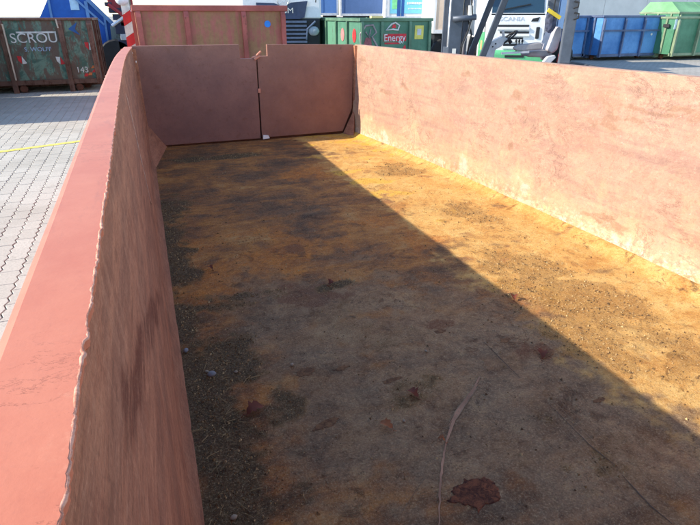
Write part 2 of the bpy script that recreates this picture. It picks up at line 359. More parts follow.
# ---- side walls
def wall_mesh(name, side, mat):
    ny, ns_ = 720, 130; yy = np.linspace(Y0, YD, ny); ss = np.linspace(0, 1, ns_); YY, S = np.meshgrid(yy, ss, indexing='ij')
    if side > 0: xb, xt, zt = right_bot(YY), right_top(YY), right_rim(YY); zl = .004
    else: xb, xt, zt = left_bot(YY), left_top(YY), WH - .004 + 0*YY; zl = .004
    hk = .24 if side > 0 else .14
    xm = xb + (xt-xb)*.62 if side > 0 else xb + (xt-xb)*.45
    zz_ = zl + S*(zt-zl)
    tt = np.clip(zz_/hk, 0, 1)
    xlow = xb + (xm-xb)*(1-(1-tt)**2.0)
    xx = np.where(zz_ < hk, xlow, xm + (xt-xm)*(zz_-hk)/(zt-hk))
    if side > 0:
        xx += .045*(fbm(YY*1.1, S*1.8, 61, 4)-.5)*np.sin(np.pi*S)**.5 + .010*(fbm(YY*3, S*4, 62, 4)-.5) - .002*(fbm(YY*20, S*20, 63, 3)-.5)
    else:
        xx += .016*(fbm(YY*.9, S*1.4, 71, 4)-.5)*np.sin(np.pi*S)**.5 + .005*(fbm(YY*3, S*4, 72, 4)-.5)
    P = np.stack([xx, YY, FZ + zz_], -1); hgt = zz_/zt
    if side > 0:
        wn_ = fbm(YY*2.5, S*3, 81); wf = fbm(YY*6, S*12, 82, 5); vs1 = fbm(YY*5, S*2.5, 83, 6); hs = fbm(YY*1.2, S*26, 84, 5)
        chalk = sstep(.42+.3*(wn_-.5), .03, hgt)*(.30+1.1*wf) + .55*sstep(.62,.3,hgt)*sstep(.56,.72,vs1)*wf*1.6
        scuff = sstep(.56,.72,hs)*.8 + sstep(.60,.74,wf)*.7*sstep(.15,.5,hgt) + .6*sstep(.63,.73,fbm(YY*1.8,S*4,85,6))
        def pw(lst):
            r = np.zeros_like(YY)
            for u, v, a, b, w in lst:
                d_ = ray(u, v); q = CAM + d_*(2.76/d_[0]); dd = ((YY+.25*(wf-.5)-q[1])/a)**2 + ((P[...,2]+.12*(wf-.5)-q[2])/b)**2; r = np.maximum(r, w*np.exp(-dd**1.5))
            return r
        rustm = pw([(520,97,.06,.05,1),(525,110,.08,.03,.8),(515,150,.03,.05,.9),(640,112,.25,.025,.9),(660,106,.2,.02,.8),(620,118,.2,.02,.7),(688,120,.1,.05,.7),(585,120,.10,.05,.6),(600,100,.16,.10,.6),(440,120,.1,.1,.5),(470,100,.05,.1,.4),(380,70,.1,.05,.3),(445,62,.1,.02,.5)])
        rustm = np.maximum(rustm, .75*sstep(.66,.76,fbm(YY*2.6,S*7,86,6)))
        yel = sstep(.13,.02,hgt)*sstep(2.9,1.6,YY+.6*wn_)*1.1*wf*2 + sstep(.16,.04,hgt)*.25
        crust = sstep(.20+.12*(wn_-.5), .02, hgt); A = {'m1': np.stack([chalk, scuff, rustm], -1), 'm2': np.stack([yel, crust, vs1], -1)}
    else:
        st_ = fbm(YY*1.6 + S*2.2, S*16 - YY*1.0, 91, 5); st2 = fbm(YY*26, S*1.2, 92, 5); wn_ = fbm(YY*2.4, S*3, 93)
        band = np.exp(-((S - (.72 - (YY-.9)*.36) + .16*(wn_-.5))/(.018+.03*sstep(.8,1.8,YY)*0+.05*fbm(YY*4,S*5,95)))**2)*sstep(.5,.8,YY)*sstep(2.5,1.9,YY)*(.4+1.1*st_)
        A = {'m1': np.stack([st_, st2, band], -1), 'm2': np.stack([wn_, sstep(.14,.02,hgt), wn_], -1)}
    return grid_mesh(name, P, mat, A, flip=(side > 0)), P
t = NT('right_wall_paint'); o = t.pos(); m1 = t.attr('m1'); m2 = t.attr('m2')
nb = t.noise(o, 3, 8, .7); nm = t.noise(o, 14, 8, .75, .5); nf = t.noise(o, 85, 5, .75); pl = t.noise(t.scale(o, (1,1,1), off=(3,5,1)), 6.5, 10, .76, .8)
hz = t.noise(t.scale(o, (1, .8, 3.2), off=(4,0,0)), 3.0, 11, .78, .4)
k = t.mix(t.ramp(nb, .3, .7), s2l((164,126,106)), s2l((180,144,122)))
sm = t.noise(t.scale(o, (1,1,1), off=(1,7,2)), 22, 9, .8, .4)
k = t.mix(t.mul(t.ramp(hz, .49, .60), .5), k, s2l((148,112,102)))
k = t.mix(t.mul(t.ramp(t.addv(t.mul(pl, .65), t.mul(sm, .40)), .49, .64), .4), k, s2l((184,154,124)))
k = t.mix(t.mul(t.ramp(t.addv(t.mul(nm, .6), t.mul(nb, .4)), .50, .60), .4), k, s2l((140,108,94)))
k = t.mix(t.mul(t.ramp(t.addv(m1[1], t.mul(sm, 1.0)), .65, 1.6), .4), k, t.mix(nf, s2l((122,96,90)), s2l((142,112,100))))
k = t.mix(t.mul(t.ramp(t.addv(m1[0], t.mul(t.addv(sm, t.mul(nm, .5)), 1.3)), 1.0, 2.1), .75), k, t.mix(nm, s2l((200,178,138)), s2l((176,148,112))))
k = t.mix(t.mul(t.ramp(t.addv(m1[0], t.mul(t.addv(sm, t.mul(nm, .6)), 1.2)), 1.85, 2.3), .55), k, s2l((184,184,176)))
k = t.mix(t.mul(t.ramp(t.addv(m2[0], t.mul(sm, 1.0)), .75, 1.5), .75), k, s2l((168,150,84)))
k = t.mix(t.mul(t.ramp(t.addv(m1[2], t.mul(t.addv(sm, nm), .9)), 1.2, 1.75), .55), k, t.mix(nf, s2l((122,88,66)), s2l((146,108,82))))
cr = t.ramp(t.noise(t.scale(o, (1,1,1), off=(9,1,4)), 24, 8, .78, 1.2), .60, .70); k = t.mix(t.mul(cr, .45), k, s2l((112,84,74)))
cr2 = t.ramp(t.noise(t.scale(o, (1,3,.6), off=(2,1,4)), 40, 6, .75), .64, .71); k = t.mix(t.mul(cr2, .5), k, s2l((96,72,62)))
k = t.mix(t.mul(t.ramp(t.noise(o, 120, 4, .8), .52, .70), .4), k, s2l((108,80,70)))
k = t.mix(t.mul(t.ramp(t.noise(t.scale(o, (1,1,1), off=(5,5,9)), 45, 7, .82), .55, .65), .4), k, s2l((190,168,142)))
ck = t.noise(t.scale(o, (1,.7,1), off=(6,6,6)), 30, 9, .84, .4); k = t.mix(t.mul(t.ramp(t.addv(t.mul(m2[1], .14), ck), .57, .70), .6), k, t.mix(t.ramp(nm,.4,.6), s2l((196,192,182)), s2l((206,178,124)))); k = t.mix(t.mul(t.mul(m2[1], t.ramp(ck, .50, .42)), .55), k, s2l((140,108,82)))
w3 = t.noise(t.scale(o, (1,.7,1), off=(2,6,1)), 34, 9, .85, .3); k = t.mix(t.mul(t.ramp(w3, .53, .63), .45), k, s2l((132,98,84))); k = t.mix(t.mul(t.ramp(w3, .45, .36), .35), k, s2l((196,164,132)))
fl = t.noise(t.scale(o, (1, .9, 1.6), off=(7,3,1)), 2.6, 13, .74, .7); fm = t.ramp(t.noise(t.scale(o,(1,1,1),off=(3,8,5)), 1.4, 4, .6), .45, .62)
k = t.mix(t.mul(t.mul(t.contour(fl, .5, .014), fm), .75), k, s2l((112,84,72))); k = t.mix(t.mul(t.mul(t.contour(fl, .56, .007), fm), .5), k, s2l((206,180,150)))
scr = t.noise(t.scale(o, (1, .25, 9), rot=(R(6),0,0)), 3.0, 9, .7); k = t.mix(t.mul(t.contour(scr, .53, .006), .45), k, s2l((126,94,84)))
M_RW = t.done(k, .72, 0, t.addv(t.mul(nf, .5), t.addv(pl, nm)), .4, .007, .3)
t = NT('left_wall_paint'); o = t.pos(); m1 = t.attr('m1'); m2 = t.attr('m2')
nm = t.noise(o, 12, 8, .75, .5); nf = t.noise(t.scale(o, (1, 1.6, .6), rot=(R(35),0,0)), 60, 5, .75); nst = t.noise(t.scale(o, (2, 1.6, 5), rot=(R(-38),0,0)), 2.4, 11, .78, .5)
k = t.mix(t.ramp(nst, .34, .66), s2l((150,94,70)), s2l((186,126,94)))
k = t.mix(t.mul(t.ramp(m1[0], .45, .62), .5), k, s2l((128,86,68)))
k = t.mix(t.mul(t.ramp(m1[1], .55, .72), .4), k, s2l((184,130,100)))
k = t.mix(t.mul(t.mul(t.ramp(t.addv(m1[2], t.mul(nm, .5)), .35, .95), t.ramp(t.noise(t.scale(o, (1, .6, 7), rot=(R(-40),0,0), off=(2,2,2)), 5.0, 10, .76), .38, .54)), .9), k, s2l((104,52,36)))
k = t.mix(t.mul(m2[1], .4), k, s2l((120,84,64)))
sc_ = t.ramp(t.noise(t.scale(o, (1,1,1), off=(4,4,4)), 20, 7, .75), .62, .70); k = t.mix(t.mul(sc_, .5), k, s2l((96,58,48)))
k = t.mix(t.mul(t.ramp(nf, .4, .8), .3), k, s2l((88,56,46)))
scl = t.noise(t.scale(o, (1, .5, 6), rot=(R(-40),0,0)), 4.0, 10, .74); k = t.mix(t.mul(t.contour(scl, .52, .010), .45), k, s2l((196,146,116))); k = t.mix(t.mul(t.contour(scl, .45, .008), .5), k, s2l((94,58,44)))
g1_ = t.noise(t.scale(o, (1,.7,1)), 130, 5, .82); k = t.mix(t.mul(t.ramp(g1_, .53, .64), .35), k, s2l((88,54,40))); k = t.mix(t.mul(t.ramp(g1_, .46, .36), .25), k, s2l((204,152,120)))
g2_ = t.noise(t.scale(o, (1, .35, 2.5), rot=(R(-40),0,0), off=(1,5,2)), 14, 9, .82); k = t.mix(t.mul(t.ramp(g2_, .52, .62), .5), k, s2l((108,68,50))); k = t.mix(t.mul(t.ramp(g2_, .44, .34), .4), k, s2l((190,140,110)))
M_LW = t.done(k, .74, 0, t.addv(t.mul(nf, .6), nst), .35, .005, .3)
meR, PR = wall_mesh('side_wall', 1, M_RW); link('side_wall', meR, cont)['label'] = 'sunlit peeling salmon side wall'
meL, PLw = wall_mesh('side_wall', -1, M_LW); link('side_wall', meL, cont)['label'] = 'shaded streaked brown side wall'
M_OUT = paint('container_outer', (172,84,66), amt=.3, sc=1.6)
def skin(side):                # outer skin
    yy = np.linspace(Y0, YD, 60); P = []
    for y in yy:
        if side > 0: q = [(right_bot(y)+.12, FZ-.02), (right_top(y)+.05, FZ+right_rim(y)-.03)]
        else: q = [(left_bot(y)-.20, FZ-.02), (left_top(y)-.068, FZ+WH-.03)]
        P.append([(x, y, z) for x, z in q])
    return link('outer_skin', grid_mesh('outer_skin', np.array(P), M_OUT, flip=(side < 0)), cont)
skin(1); skin(-1)
# ---- rims
t = NT('rim_paint'); o = t.pos(); nb = t.noise(o, 5, 6, .7); nf = t.noise(o, 120, 4, .7)
dash = t.ramp(t.noise(t.scale(o, (9, 26, 9), rot=(0,0,R(28))), 1.0, 6, .7, .4), .66, .72)
blot = t.ramp(t.noise(o, 26, 7, .75), .63, .70)
k = t.mix(t.ramp(nb, .3, .7), s2l((182,102,76)), s2l((192,116,88)))
k = t.mix(t.mul(dash, .55), k, s2l((150,84,56))); k = t.mix(t.mul(blot, .35), k, s2l((172,104,76))); k = t.mix(t.mul(t.ramp(nf, .5, .8), .2), k, s2l((160,96,80))); sf = t.noise(t.scale(o, (3, .6, 3)), 5, 9, .78); k = t.mix(t.mul(t.ramp(sf, .52, .64), .4), k, s2l((156,92,74))); pk = t.ramp(t.noise(t.scale(o,(1,1,1),off=(5,1,7)), 60, 7, .8), .66, .72); k = t.mix(t.mul(pk, .7), k, s2l((118,70,50)))
wl = t.contour(t.noise(t.scale(o, (6, 16, 6), rot=(0,0,R(24)), off=(3,2,0)), 1.0, 8, .7, .4), .56, .008); wm = t.ramp(t.noise(o, 3.1, 4, .6), .50, .66); k = t.mix(t.mul(t.mul(wl, wm), .7), k, s2l((128,70,48)))
k = t.mix(t.mul(t.ramp(t.noise(t.scale(o,(1,1,1),off=(9,9,0)), 9, 10, .8), .58, .68), .35), k, s2l((204,140,110)))
M_RIM = t.done(k, .5, 0, t.addv(t.mul(nf, .4), t.mul(nb, 2)), .15, .004, .4)
def edge_jag(y):               # torn inner edge of the left rail
    y = np.asarray(y, float); a = fbm(y*30, y*0+3.3, 101, 4)-.5; n_ = np.clip(fbm(y*60, y*0+1.7, 103, 3)-.58, 0, 1); c = np.clip(fbm(y*7, y*0+8.1, 107, 3)-.35, .1, 1)
    return (.007*a + .020*n_)*(.5+1.4*c)
def rim(side):
    yy = np.linspace(Y0, YD+.03, 2600); jag = fbm(yy*26, yy*0+3.3, 101, 4)-.5; jag2 = np.clip(fbm(yy*55, yy*0+1.7, 103, 3)-.6, 0, 1)
    z = FZ + (right_rim(yy) if side > 0 else WH + 0*yy) + .003*(fbm(yy*2, yy*0, 104)-.5)
    xi = (right_top(yy)-.006 if side > 0 else left_top(yy)+.006); s_ = side
    base = xi.copy(); xi = xi - s_*edge_jag(yy)
    W_ = .080
    if side > 0: xi = right_top(yy) + .001 - .002*jag
    pr = [(xi+s_*.004, z-.016), (xi, z-.012), (xi, z-.0012), (xi+s_*.001, z), (base+s_*(W_-.004), z+.001), (xi*0+ (right_top(yy) if side > 0 else left_top(yy))+s_*W_, z-.003), ((right_top(yy) if side > 0 else left_top(yy))+s_*W_, z-.09)]
    P = np.stack([np.stack([a, yy, b], -1) for a, b in pr], 1)
    return link('top_rail', grid_mesh('top_rail', P, M_RW if side > 0 else M_RIM, flip=(side < 0), smooth=False), cont)
rl = rim(-1); rim(1)
# torn weld bead along the inner edge of the left rail
t = NT('weld_bead'); o = t.pos(); nf = t.noise(o, 40, 6, .75)
M_BEAD = t.done(t.mix(t.ramp(nf, .4, .62), s2l((206,150,126)), s2l((170,108,84))), .75, 0, nf, .4, .004, .3)
yy = np.linspace(.05, 6.6, 2600); ej = edge_jag(yy); kk = fbm(yy*9, yy*0+5.5, 113, 4); jj = fbm(yy*45, yy*0+.5, 111, 4)
b = MB(); b.tube([(float(left_top(y)+.0055+e_), y, FZ+WH-.0012+.0015*(q-.5)) for y, e_, q in zip(yy, ej, kk)], [float(max(.0012, .0018+.0035*(q_-.45))) for q_ in jj], 6)
b.build('weld_bead', M_BEAD, rl, smooth=True)
M_WELD = plain('bright_weld', (196,160,140), .6)
M_RUST = plain('dark_rust', (104,66,50), .9, var=.35)
# vertical weld seam on the left wall and bright spots by the door post
def lw(y, z):                  # point on the left wall surface
    i = int(np.argmin(abs(np.linspace(Y0, YD, 720)-y))); c = PLw[i]; j = int(np.argmin(abs(c[:,2]-FZ-z))); return c[j]
b = MB(); b.tube([tuple(lw(3.55+.02*math.sin(z*9), z)+np.array([.002,0,0])) for z in np.linspace(.30, 1.0, 24)], [.0025+.0012*math.sin(i*2.1) for i in range(24)], 6); b.build('weld_seam', M_WELD, cont, smooth=True)
# ---- corner gusset, posts, end wall, underframe
b = MB(); q0 = (-.02, 5.55, FZ+.0); q1 = (.165, YD-.005, FZ+.006); q2 = (-.035, YD-.005, FZ+.31); q3 = (-.06, 5.8, FZ+.08)
N_ = 14; pts = []; fs = []
b.add([q0, q1, q2, lw(6.05,.17)-np.array([.02,0,0]), (-.06,YD,FZ)], [(0,1,2),(0,2,3),(0,4,1),(1,4,2),(0,3,4),(3,2,4)]); b.build('corner_gusset', M_LW, cont)
b = MB(); b.prism([(-.16,6.66),(-.005,6.66),(-.02,6.60),(-.16,6.58)], FZ, FZ+WH-.02, 'z'); b.build('corner_post', M_LW, cont)
b = MB(); b.prism([(2.70,6.68),(2.545,6.68),(2.55,6.60),(2.62,6.58),(2.70,6.60)], FZ, FZ+1.085, 'z'); b.build('corner_post', M_LW, cont)
b = MB(); b.add([(2.46,6.40,FZ+.01),(2.56,6.62,FZ+.33),(2.40,6.63,FZ+.008),(2.60,6.64,FZ)], [(0,2,1),(0,1,3),(1,2,3),(0,3,2)]); b.build('corner_gusset', M_LW, cont)
b = MB(); b.box(-.10, 2.86, Y0-.06, Y0-.005, FZ-.02, FZ+WH-.06); b.build('end_wall', M_OUT, cont)
b = MB(); b.box(-.14, 2.9, Y0-.09, Y0-.002, FZ+WH-.058, FZ+WH-.01); b.build('top_rail', M_RIM, cont)
for x in (.75, 1.85):
    b = MB(); b.box(x, x+.16, Y0, YD-.1, .05, FZ-.02); b.build('skid_rail', M_OUT, cont)
b = MB(); b.box(-.2, 2.7, YD-.12, YD+.05, FZ-.14, FZ-.025); b.build('sill_beam', M_OUT, cont)
for x in (.70, 2.02):
    for y in (.2, 6.2):
        b = MB(); b.lathe([(.09,0),(.1,.01),(.1,.10),(.09,.11)], (x-.12 if x < 1 else x+.0, y, .10), 'x', 16); b.build('roller', M_RUST, cont)
rib = None
for i in range(9):
    y = .1 + i*.78
    for sd in (-1, 1):
        x0 = float(left_bot(y))-.27 if sd < 0 else float(right_bot(y))+.13; x1 = float(left_top(y))-.075 if sd < 0 else float(right_top(y))+.055
        b = MB(); w = .07
        if sd < 0: b.hexa([(x0,y,FZ-.1),(x0+.07,y,FZ-.1),(x0+.07,y+w,FZ-.1),(x0,y+w,FZ-.1),(x1-.035,y,FZ+1.02),(x1+.0,y,FZ+1.02),(x1+.0,y+w,FZ+1.02),(x1-.035,y+w,FZ+1.02)])
        else: b.hexa([(x0,y,FZ-.1),(x0+.07,y,FZ-.1),(x0+.07,y+w,FZ-.1),(x0,y+w,FZ-.1),(x1,y,FZ+1.0),(x1+.05,y,FZ+1.0),(x1+.05,y+w,FZ+1.0),(x1,y+w,FZ+1.0)])
        b.build('rib', M_OUT, cont)
# ---- doors: a pair of leaves with a notch over the seam
def door_mat(name, c1, c2, c3):
    t = NT(name); o = t.obj(); nb = t.noise(o, 3.2, 8, .7); nm = t.noise(o, 17, 8, .74, .6); nf = t.noise(o, 90, 4, .75)
    k = t.mix(t.ramp(nb, .3, .7), s2l(c1), s2l(c2)); k = t.mix(t.mul(t.ramp(nm, .52, .66), .6), k, s2l(c3))
    sp = t.ramp(t.noise(t.scale(o, (1,1,1), off=(5,2,8)), 22, 7, .75), .63, .69); k = t.mix(t.mul(sp, .6), k, s2l((84,50,44))); k = t.mix(t.mul(t.ramp(nf, .45, .8), .25), k, s2l((96,62,54)))
    return t.done(k, .62, 0, t.addv(nf, nm), .3, .004, .35)
M_D1 = door_mat('door_paint_plum', (132,92,82), (152,106,92), (128,84,66)); M_D2 = door_mat('door_paint_red', (132,90,78), (150,104,88), (140,94,70))
zt = CZ - .306; zt2 = CZ - .334; zb = FZ + .022
def leaf(name, pts, m, y): b = MB(); b.prism(pts, y, y+.05, 'y'); return b.build(name, m, cont, bevel=.004)
n1 = ony(240, 58, YD)[0]; n2 = ony(256.6, 58, YD)[0]; n3 = ony(267.5, 56, YD)[0]
zn = ony(250, 58.5, YD)[2]; zn2 = ony(262, 56.2, YD)[2]
seam_b = ony(261.6, 139, YD)[0]
d1 = leaf('door_leaf', [(-.03, zb+.26),(.13, zb),(seam_b-.010, zb),(n2-.006, zn),(n1, zn),(n1, zt-.006),(-.055, zt)], M_D1, YD)
d2 = leaf('door_leaf', [(seam_b+.008, zb+.006),(2.40, zb+.012),(2.53, zb+.30),(2.555, zt2),(n3, zt-.010),(n3, zn2),(n2+.008, zn2)], M_D2, YD+.004)
MB().prism([(seam_b-.07, zb),(seam_b+.07, zb),(n2+.05, zn-.02),(n2-.05, zn-.02)], YD+.058, YD+.075, 'y').build('seam_strip', plain('seam_dark', (40,30,28), .9), d1)  # dark strip added behind the gap so no sunlit line shows through
# outer frame behind the leaves (hinge side), latch, bright edges
b = MB(); b.tube([(n2-.05, YD+.02, zn+.005),(n2-.01, YD-.01, zn+.02),(n2+.02, YD-.012, zn+.05),(n2+.055, YD+.0, zn+.075)], .012, 8); b.tube([(n2-.03,YD-.012,zn-.01),(n2+.035,YD-.012,zn+.025)], .014, 8); b.build('latch', plain('latch_steel', (196,128,104), .6), d2)
b = MB(); b.box(n2-.012, n2+.018, YD-.014, YD-.001, zb+.55, zb+.60); b.build('latch_catch', plain('latch_steel', (196,128,104)), d1)
b = MB(); b.prism([(seam_b+.015, zb-.008),(seam_b+.10, zb+.0),(seam_b+.085, zb+.034),(seam_b+.02, zb+.04)], YD-.03, YD-.004, 'y'); b.build('paper_scrap', plain('paper_white', (236,232,226), .8), d2)
for (u, v) in ((132,53),(136,62),(138,93),(144,121)):
    q = ony(u, v, YD-.085); b = MB(); b.blob(q, .009, .006, .013, int(u)); b.build('weld_spot', plain('weld_white', (226,212,204), .5), cont)
b = MB(); b.box(-.02, 2.30, YD+.060, YD+.075, FZ-.02, FZ+.10); b.build('door_stop', M_RUST, cont)
b = MB(); b.box(2.3005, 2.66, YD+.060, YD+.08, FZ-.02, FZ+1.0); b.build('corner_plate', M_RUST, cont)
# ---- marks on the floor plate: scratches, flaked patch
def mark(name, pix, w, m, h=.0022):
    b = MB(); P = [pf(u, v) for u, v in pix]; P2 = []
    for i in range(len(P)-1):
        for k in range(6): P2.append(P[i]*(1-k/6)+P[i+1]*k/6)
    P2.append(P[-1]); n = len(P2); rn = random.Random(len(pix)+int(w*1e4)); vs_ = []; fs = []
    for i, p in enumerate(P2):
        d = P2[min(i+1,n-1)]-P2[max(i-1,0)]; d = d/np.linalg.norm(d); s_ = np.array([-d[1], d[0]])
        f = w*(.35+.65*math.sin(math.pi*(i+.4)/n))*rn.uniform(.6, 1.25); j = rn.uniform(-.2,.2)*w
        for q in (-1, 1):
            x, y = p + s_*(q*f/2+j); vs_.append((x, y, FZ + h + float(.006*(fbm(np.array([x*1.2]), np.array([y*1.2]), 41)[0]-.5))))
    for i in range(n-1): fs.append((2*i, 2*i+2, 2*i+3, 2*i+1))
    b.add(vs_, fs); return b.build(name, m, floor)
M_SCR = plain('scratch_pink', (160,118,90), .85, var=.3); M_GRV = plain('scratch_dark', (78,64,52), .9); M_GRL = plain('scratch_grey', (138,112,86), .9, var=.3)
for k_ in range(7):
    o_ = (k_-3)*.75; mark('scratch', [(479+o_*.4-abs(k_-3)*.8,378+abs(k_-3)*3),(470+o_,395),(458+o_*1.1,412+o_*.2),(450+o_,430-abs(k_-3)*2)], .0042+.0006*k_, M_SCR if k_ % 3 else M_GRL)
mark('scratch', [(452,424),(446,443),(442,465),(440,490),(439,528)], .009, M_SCR)
mark('scratch', [(480,377),(470,395),(459,411),(452,426),(447,441)], .012, M_SCR)
mark('scratch', [(484,342),(520,378)], .004, M_GRV); mark('scratch', [(487,347),(525,384)], .0022, M_GRL)
mark('scratch', [(548,404),(590,446),(618,468)], .004, M_GRV); mark('scratch', [(552,400),(594,442)], .0022, M_GRL)
mark('scratch', [(622,476),(650,506),(672,524)], .005, M_GRV); mark('scratch', [(540,408),(600,470)], .0022, M_GRL)
mark('scratch', [(560,420),(640,512)], .0022, M_GRL); mark('scratch', [(430,470),(400,515)], .0022, M_GRL)
t = NT('flaked_rust'); o = t.pos(); nf = t.noise(o, 45, 8, .78, .6); M_FLK = t.done(t.mix(t.ramp(nf,.38,.66), s2l((66,36,26)), s2l((136,80,52))), .85, 0, nf, .8, .01, .3)
t = NT('rust_bare'); o = t.pos(); nf = t.noise(o, 38, 8, .78, .6); M_FLK2 = t.done(t.mix(t.ramp(nf,.38,.66), s2l((92,62,42)), s2l((140,100,66))), .9, 0, nf, .6, .008, .3)
blob_outline = [(.0,.085),(.03,.06),(.055,.07),(.075,.03),(.115,.035),(.105,.0),(.07,-.02),(.06,-.06),(.02,-.075),(-.03,-.06),(-.075,-.05),(-.105,-.02),(-.07,.01),(-.055,.035),(-.03,.045),(-.03,.075)]
def flake(u, v, sx, sy, rot, m, seed, lift=.0015):
    rn = random.Random(seed); c = pf(u, v); outline = [(.10*sx*r_*math.cos(a_), .075*sy*r_*math.sin(a_)) for a_, r_ in [(2*math.pi*(i+rn.uniform(-.3,.3))/18, rn.uniform(.68,1.12)) for i in range(18)]]; pts = []
    for i, (x, y) in enumerate(outline):
        x2, y2 = outline[(i+1) % len(outline)]
        for k in range(4): pts.append((x+(x2-x)*k/4+rn.uniform(-.006,.006)*min(sx,1), y+(y2-y)*k/4+rn.uniform(-.006,.006)*min(sy,1)))
    ca, sa = math.cos(rot), math.sin(rot); pts = [(x*ca-y*sa, x*sa+y*ca) for x, y in pts]; n = len(pts)
    gz = lambda x, y: float(np.interp(y, gy, Zf[int(np.clip((x+.03)/3.01*(NX-1), 0, NX-1))]))
    vs_ = [(c[0], c[1], gz(*c)+.001+lift)]
    for s_, z in ((.35,.0012),(.7,.0010),(.93,.0012),(1,-.002)): vs_ += [(c[0]+x*s_*.9, c[1]+y*s_*.9, gz(c[0]+x*s_, c[1]+y*s_)+z+lift+rn.uniform(0,.0006)*(s_ < 1)) for x, y in pts]
    fs = [(0,1+i,1+(i+1) % n) for i in range(n)] + [(1+r*n+i, 1+(r+1)*n+i, 1+(r+1)*n+(i+1) % n, 1+r*n+(i+1) % n) for r in range(3) for i in range(n)]
    return MB().add(vs_, fs).build('rust_flake', m, floor)
flake(474, 494, 1, 1, 0, M_FLK, 5)['label'] = 'dark red flaked rust patch'
for i, (u, v, sx, sy, r_) in enumerate(((305,372,.55,.5,.1),(325,424,.75,.35,.25),(255,412,.6,.22,.3),(440,331,.4,.3,0),(546,354,.5,.4,.4),(342,368,.4,.25,.2),(392,380,.6,.2,.1),(505,340,.4,.25,.3),(600,400,.4,.2,.1))): flake(u, v, sx, sy, r_, M_FLK2, 20+i, 0)

# ================================================================== LOOSE THINGS IN THE CONTAINER
M_LEAF = plain('dry_leaf', (110,52,32), .8, var=.35); M_LEAF2 = plain('dry_leaf_pale', (150,88,50), .8, var=.3)
def dry_leaf(u, v, L, ang, pal, lab):
    x, y = pf(u, v); rn = random.Random(int(u*7+v)); n = 8; vs_ = []; fs = []
    for i in range(n+1):
        s_ = i/n; w = L*.34*math.sin(math.pi*min(1, s_*1.02))**.8*(1+.35*math.sin(i*2.6)); zc = .010+.014*math.sin(math.pi*s_)+rn.uniform(0,.004)
        cy = .10*L*math.sin(3*s_)
        for q, dz in ((-1,.010),(0,0),(1,.012)): vs_.append(((s_-.5)*L, cy+q*w, zc+dz*w/(.3*L)*rn.uniform(.3,1.2)))
    for i in range(n):
        for k in range(2): fs.append((3*i+k, 3*i+3+k, 3*i+4+k, 3*i+1+k))
    b = MB().add(vs_, fs); b.tube([(-.5*L,0,.010),(-.62*L,.01,.012),(-.78*L,.0,.008)], .0015, 5)
    o = b.build('dry_leaf', M_LEAF2 if pal else M_LEAF, smooth=True); o.location = (x, y, FZ+.001); o.rotation_euler = (0,0,ang)
    return tag(o, lab, 'leaf', 'dry leaves lying in the container')
for u, v, L, a, p, lab in ((413,396,.060,1.9,0,'curled dark red dry leaf lying on the grey middle of the floor'),(386,428,.060,2.2,1,'crumpled orange-brown dry leaf on the floor beside the faint rust spots'),
        (332,286,.05,.4,0,'dark shrivelled leaf on the grey band of the floor'),(514,300,.05,1.0,0,'black shrivelled leaf on the sunlit floor at the shadow edge'),(211,270,.045,2.0,0,'dark dry leaf on the shaded floor beside the brown wall'),
        (256,413,.08,.3,0,'long flat rust-brown leaf near the gritty dirt strip'),(441,443,.03,2.5,1,'small tan leaf scrap beside the pale pink scratch'),(543,357,.06,.8,0,'dark red leaf scrap in the shade near the shadow edge')):
    dry_leaf(u, v, L, a, p, lab)
M_PEB = plain('pebble_grey', (124,124,126), .8, var=.2); M_PEB2 = plain('pebble_tan', (150,134,112), .85, var=.25)
for i, (u, v, s_, lab) in enumerate(((212,376,.020,'blue-grey pebble in the dark dirt strip along the brown wall'),(186,352,.015,'small grey pebble against the foot of the brown wall'),(207,373,.011,'smaller pebble touching the blue-grey pebble'),
        (292,366,.011,'pale pebble beside the flat rust spot'),(426,352,.008,'tiny white pebble under the ochre patch'),(234,519,.012,'pale round pebble at the end of the dirt strip'),(404,422,.008,'small tan stone beside the crumpled orange-brown leaf'),(236,373,.009,'small tan pebble near the edge of the dirt strip'))):
    x, y = pf(u, v); b = MB(); b.blob((0,0,s_*.5), s_, s_*.75, s_*.6, i+50, 9, 6, .12)
    o = b.build('pebble', M_PEB if i < 2 else M_PEB2, smooth=True); o.location = (x, y, FZ+.002); o.rotation_euler = (0,0,i*1.3); tag(o, lab, 'pebble', 'pebbles in the container')
# grit, crumbs and straw: nobody could count them
fx = lambda a, b: (int(np.clip((a+.03)/3.01*(NX-1), 0, NX-1)), int(np.clip((b-Y0)/(YD+.03-Y0)*(NY-1), 0, NY-1)))
rn = random.Random(11); grit = MB(); n = 0
while n < 14000:
    x = rn.uniform(.0, 2.7); y = rn.uniform(.9, 6.55); i, j = fx(x, y)
    if rn.random() > .04 + .9*max(dirt[i,j], crumb[i,j]*.75): continue
    n += 1; s_ = rn.choice((.0022,.003,.003,.004,.0055,.008 if rn.random() < .3 else .003)); z = float(Zf[i,j]); a = rn.uniform(0, 6.3)
    p = [(x+s_*math.cos(a+k*2.1)*rn.uniform(.7,1.3), y+s_*math.sin(a+k*2.1)*rn.uniform(.7,1.3), z-.001) for k in range(3)] + [(x, y, z+s_*rn.uniform(.7,1.2))]
    grit.add(p, [(0,1,3),(1,2,3),(2,0,3)])
t = NT('grit'); rr = t.n('NewGeometry').outputs['Random Per Island']; rp = t.n('ValToRGB', {0: rr}); e = rp.color_ramp.elements; e[0].color = s2l((84,66,46)); e[1].color = s2l((190,164,118)); e2 = rp.color_ramp.elements.new(.55); e2.color = s2l((128,98,62))
tag(grit.build('grit', t.done(rp.outputs[0], .95, 0)), 'loose brown grit and crumbs strewn over the container floor', 'grit', kind='stuff')
straw = MB(); n = 0
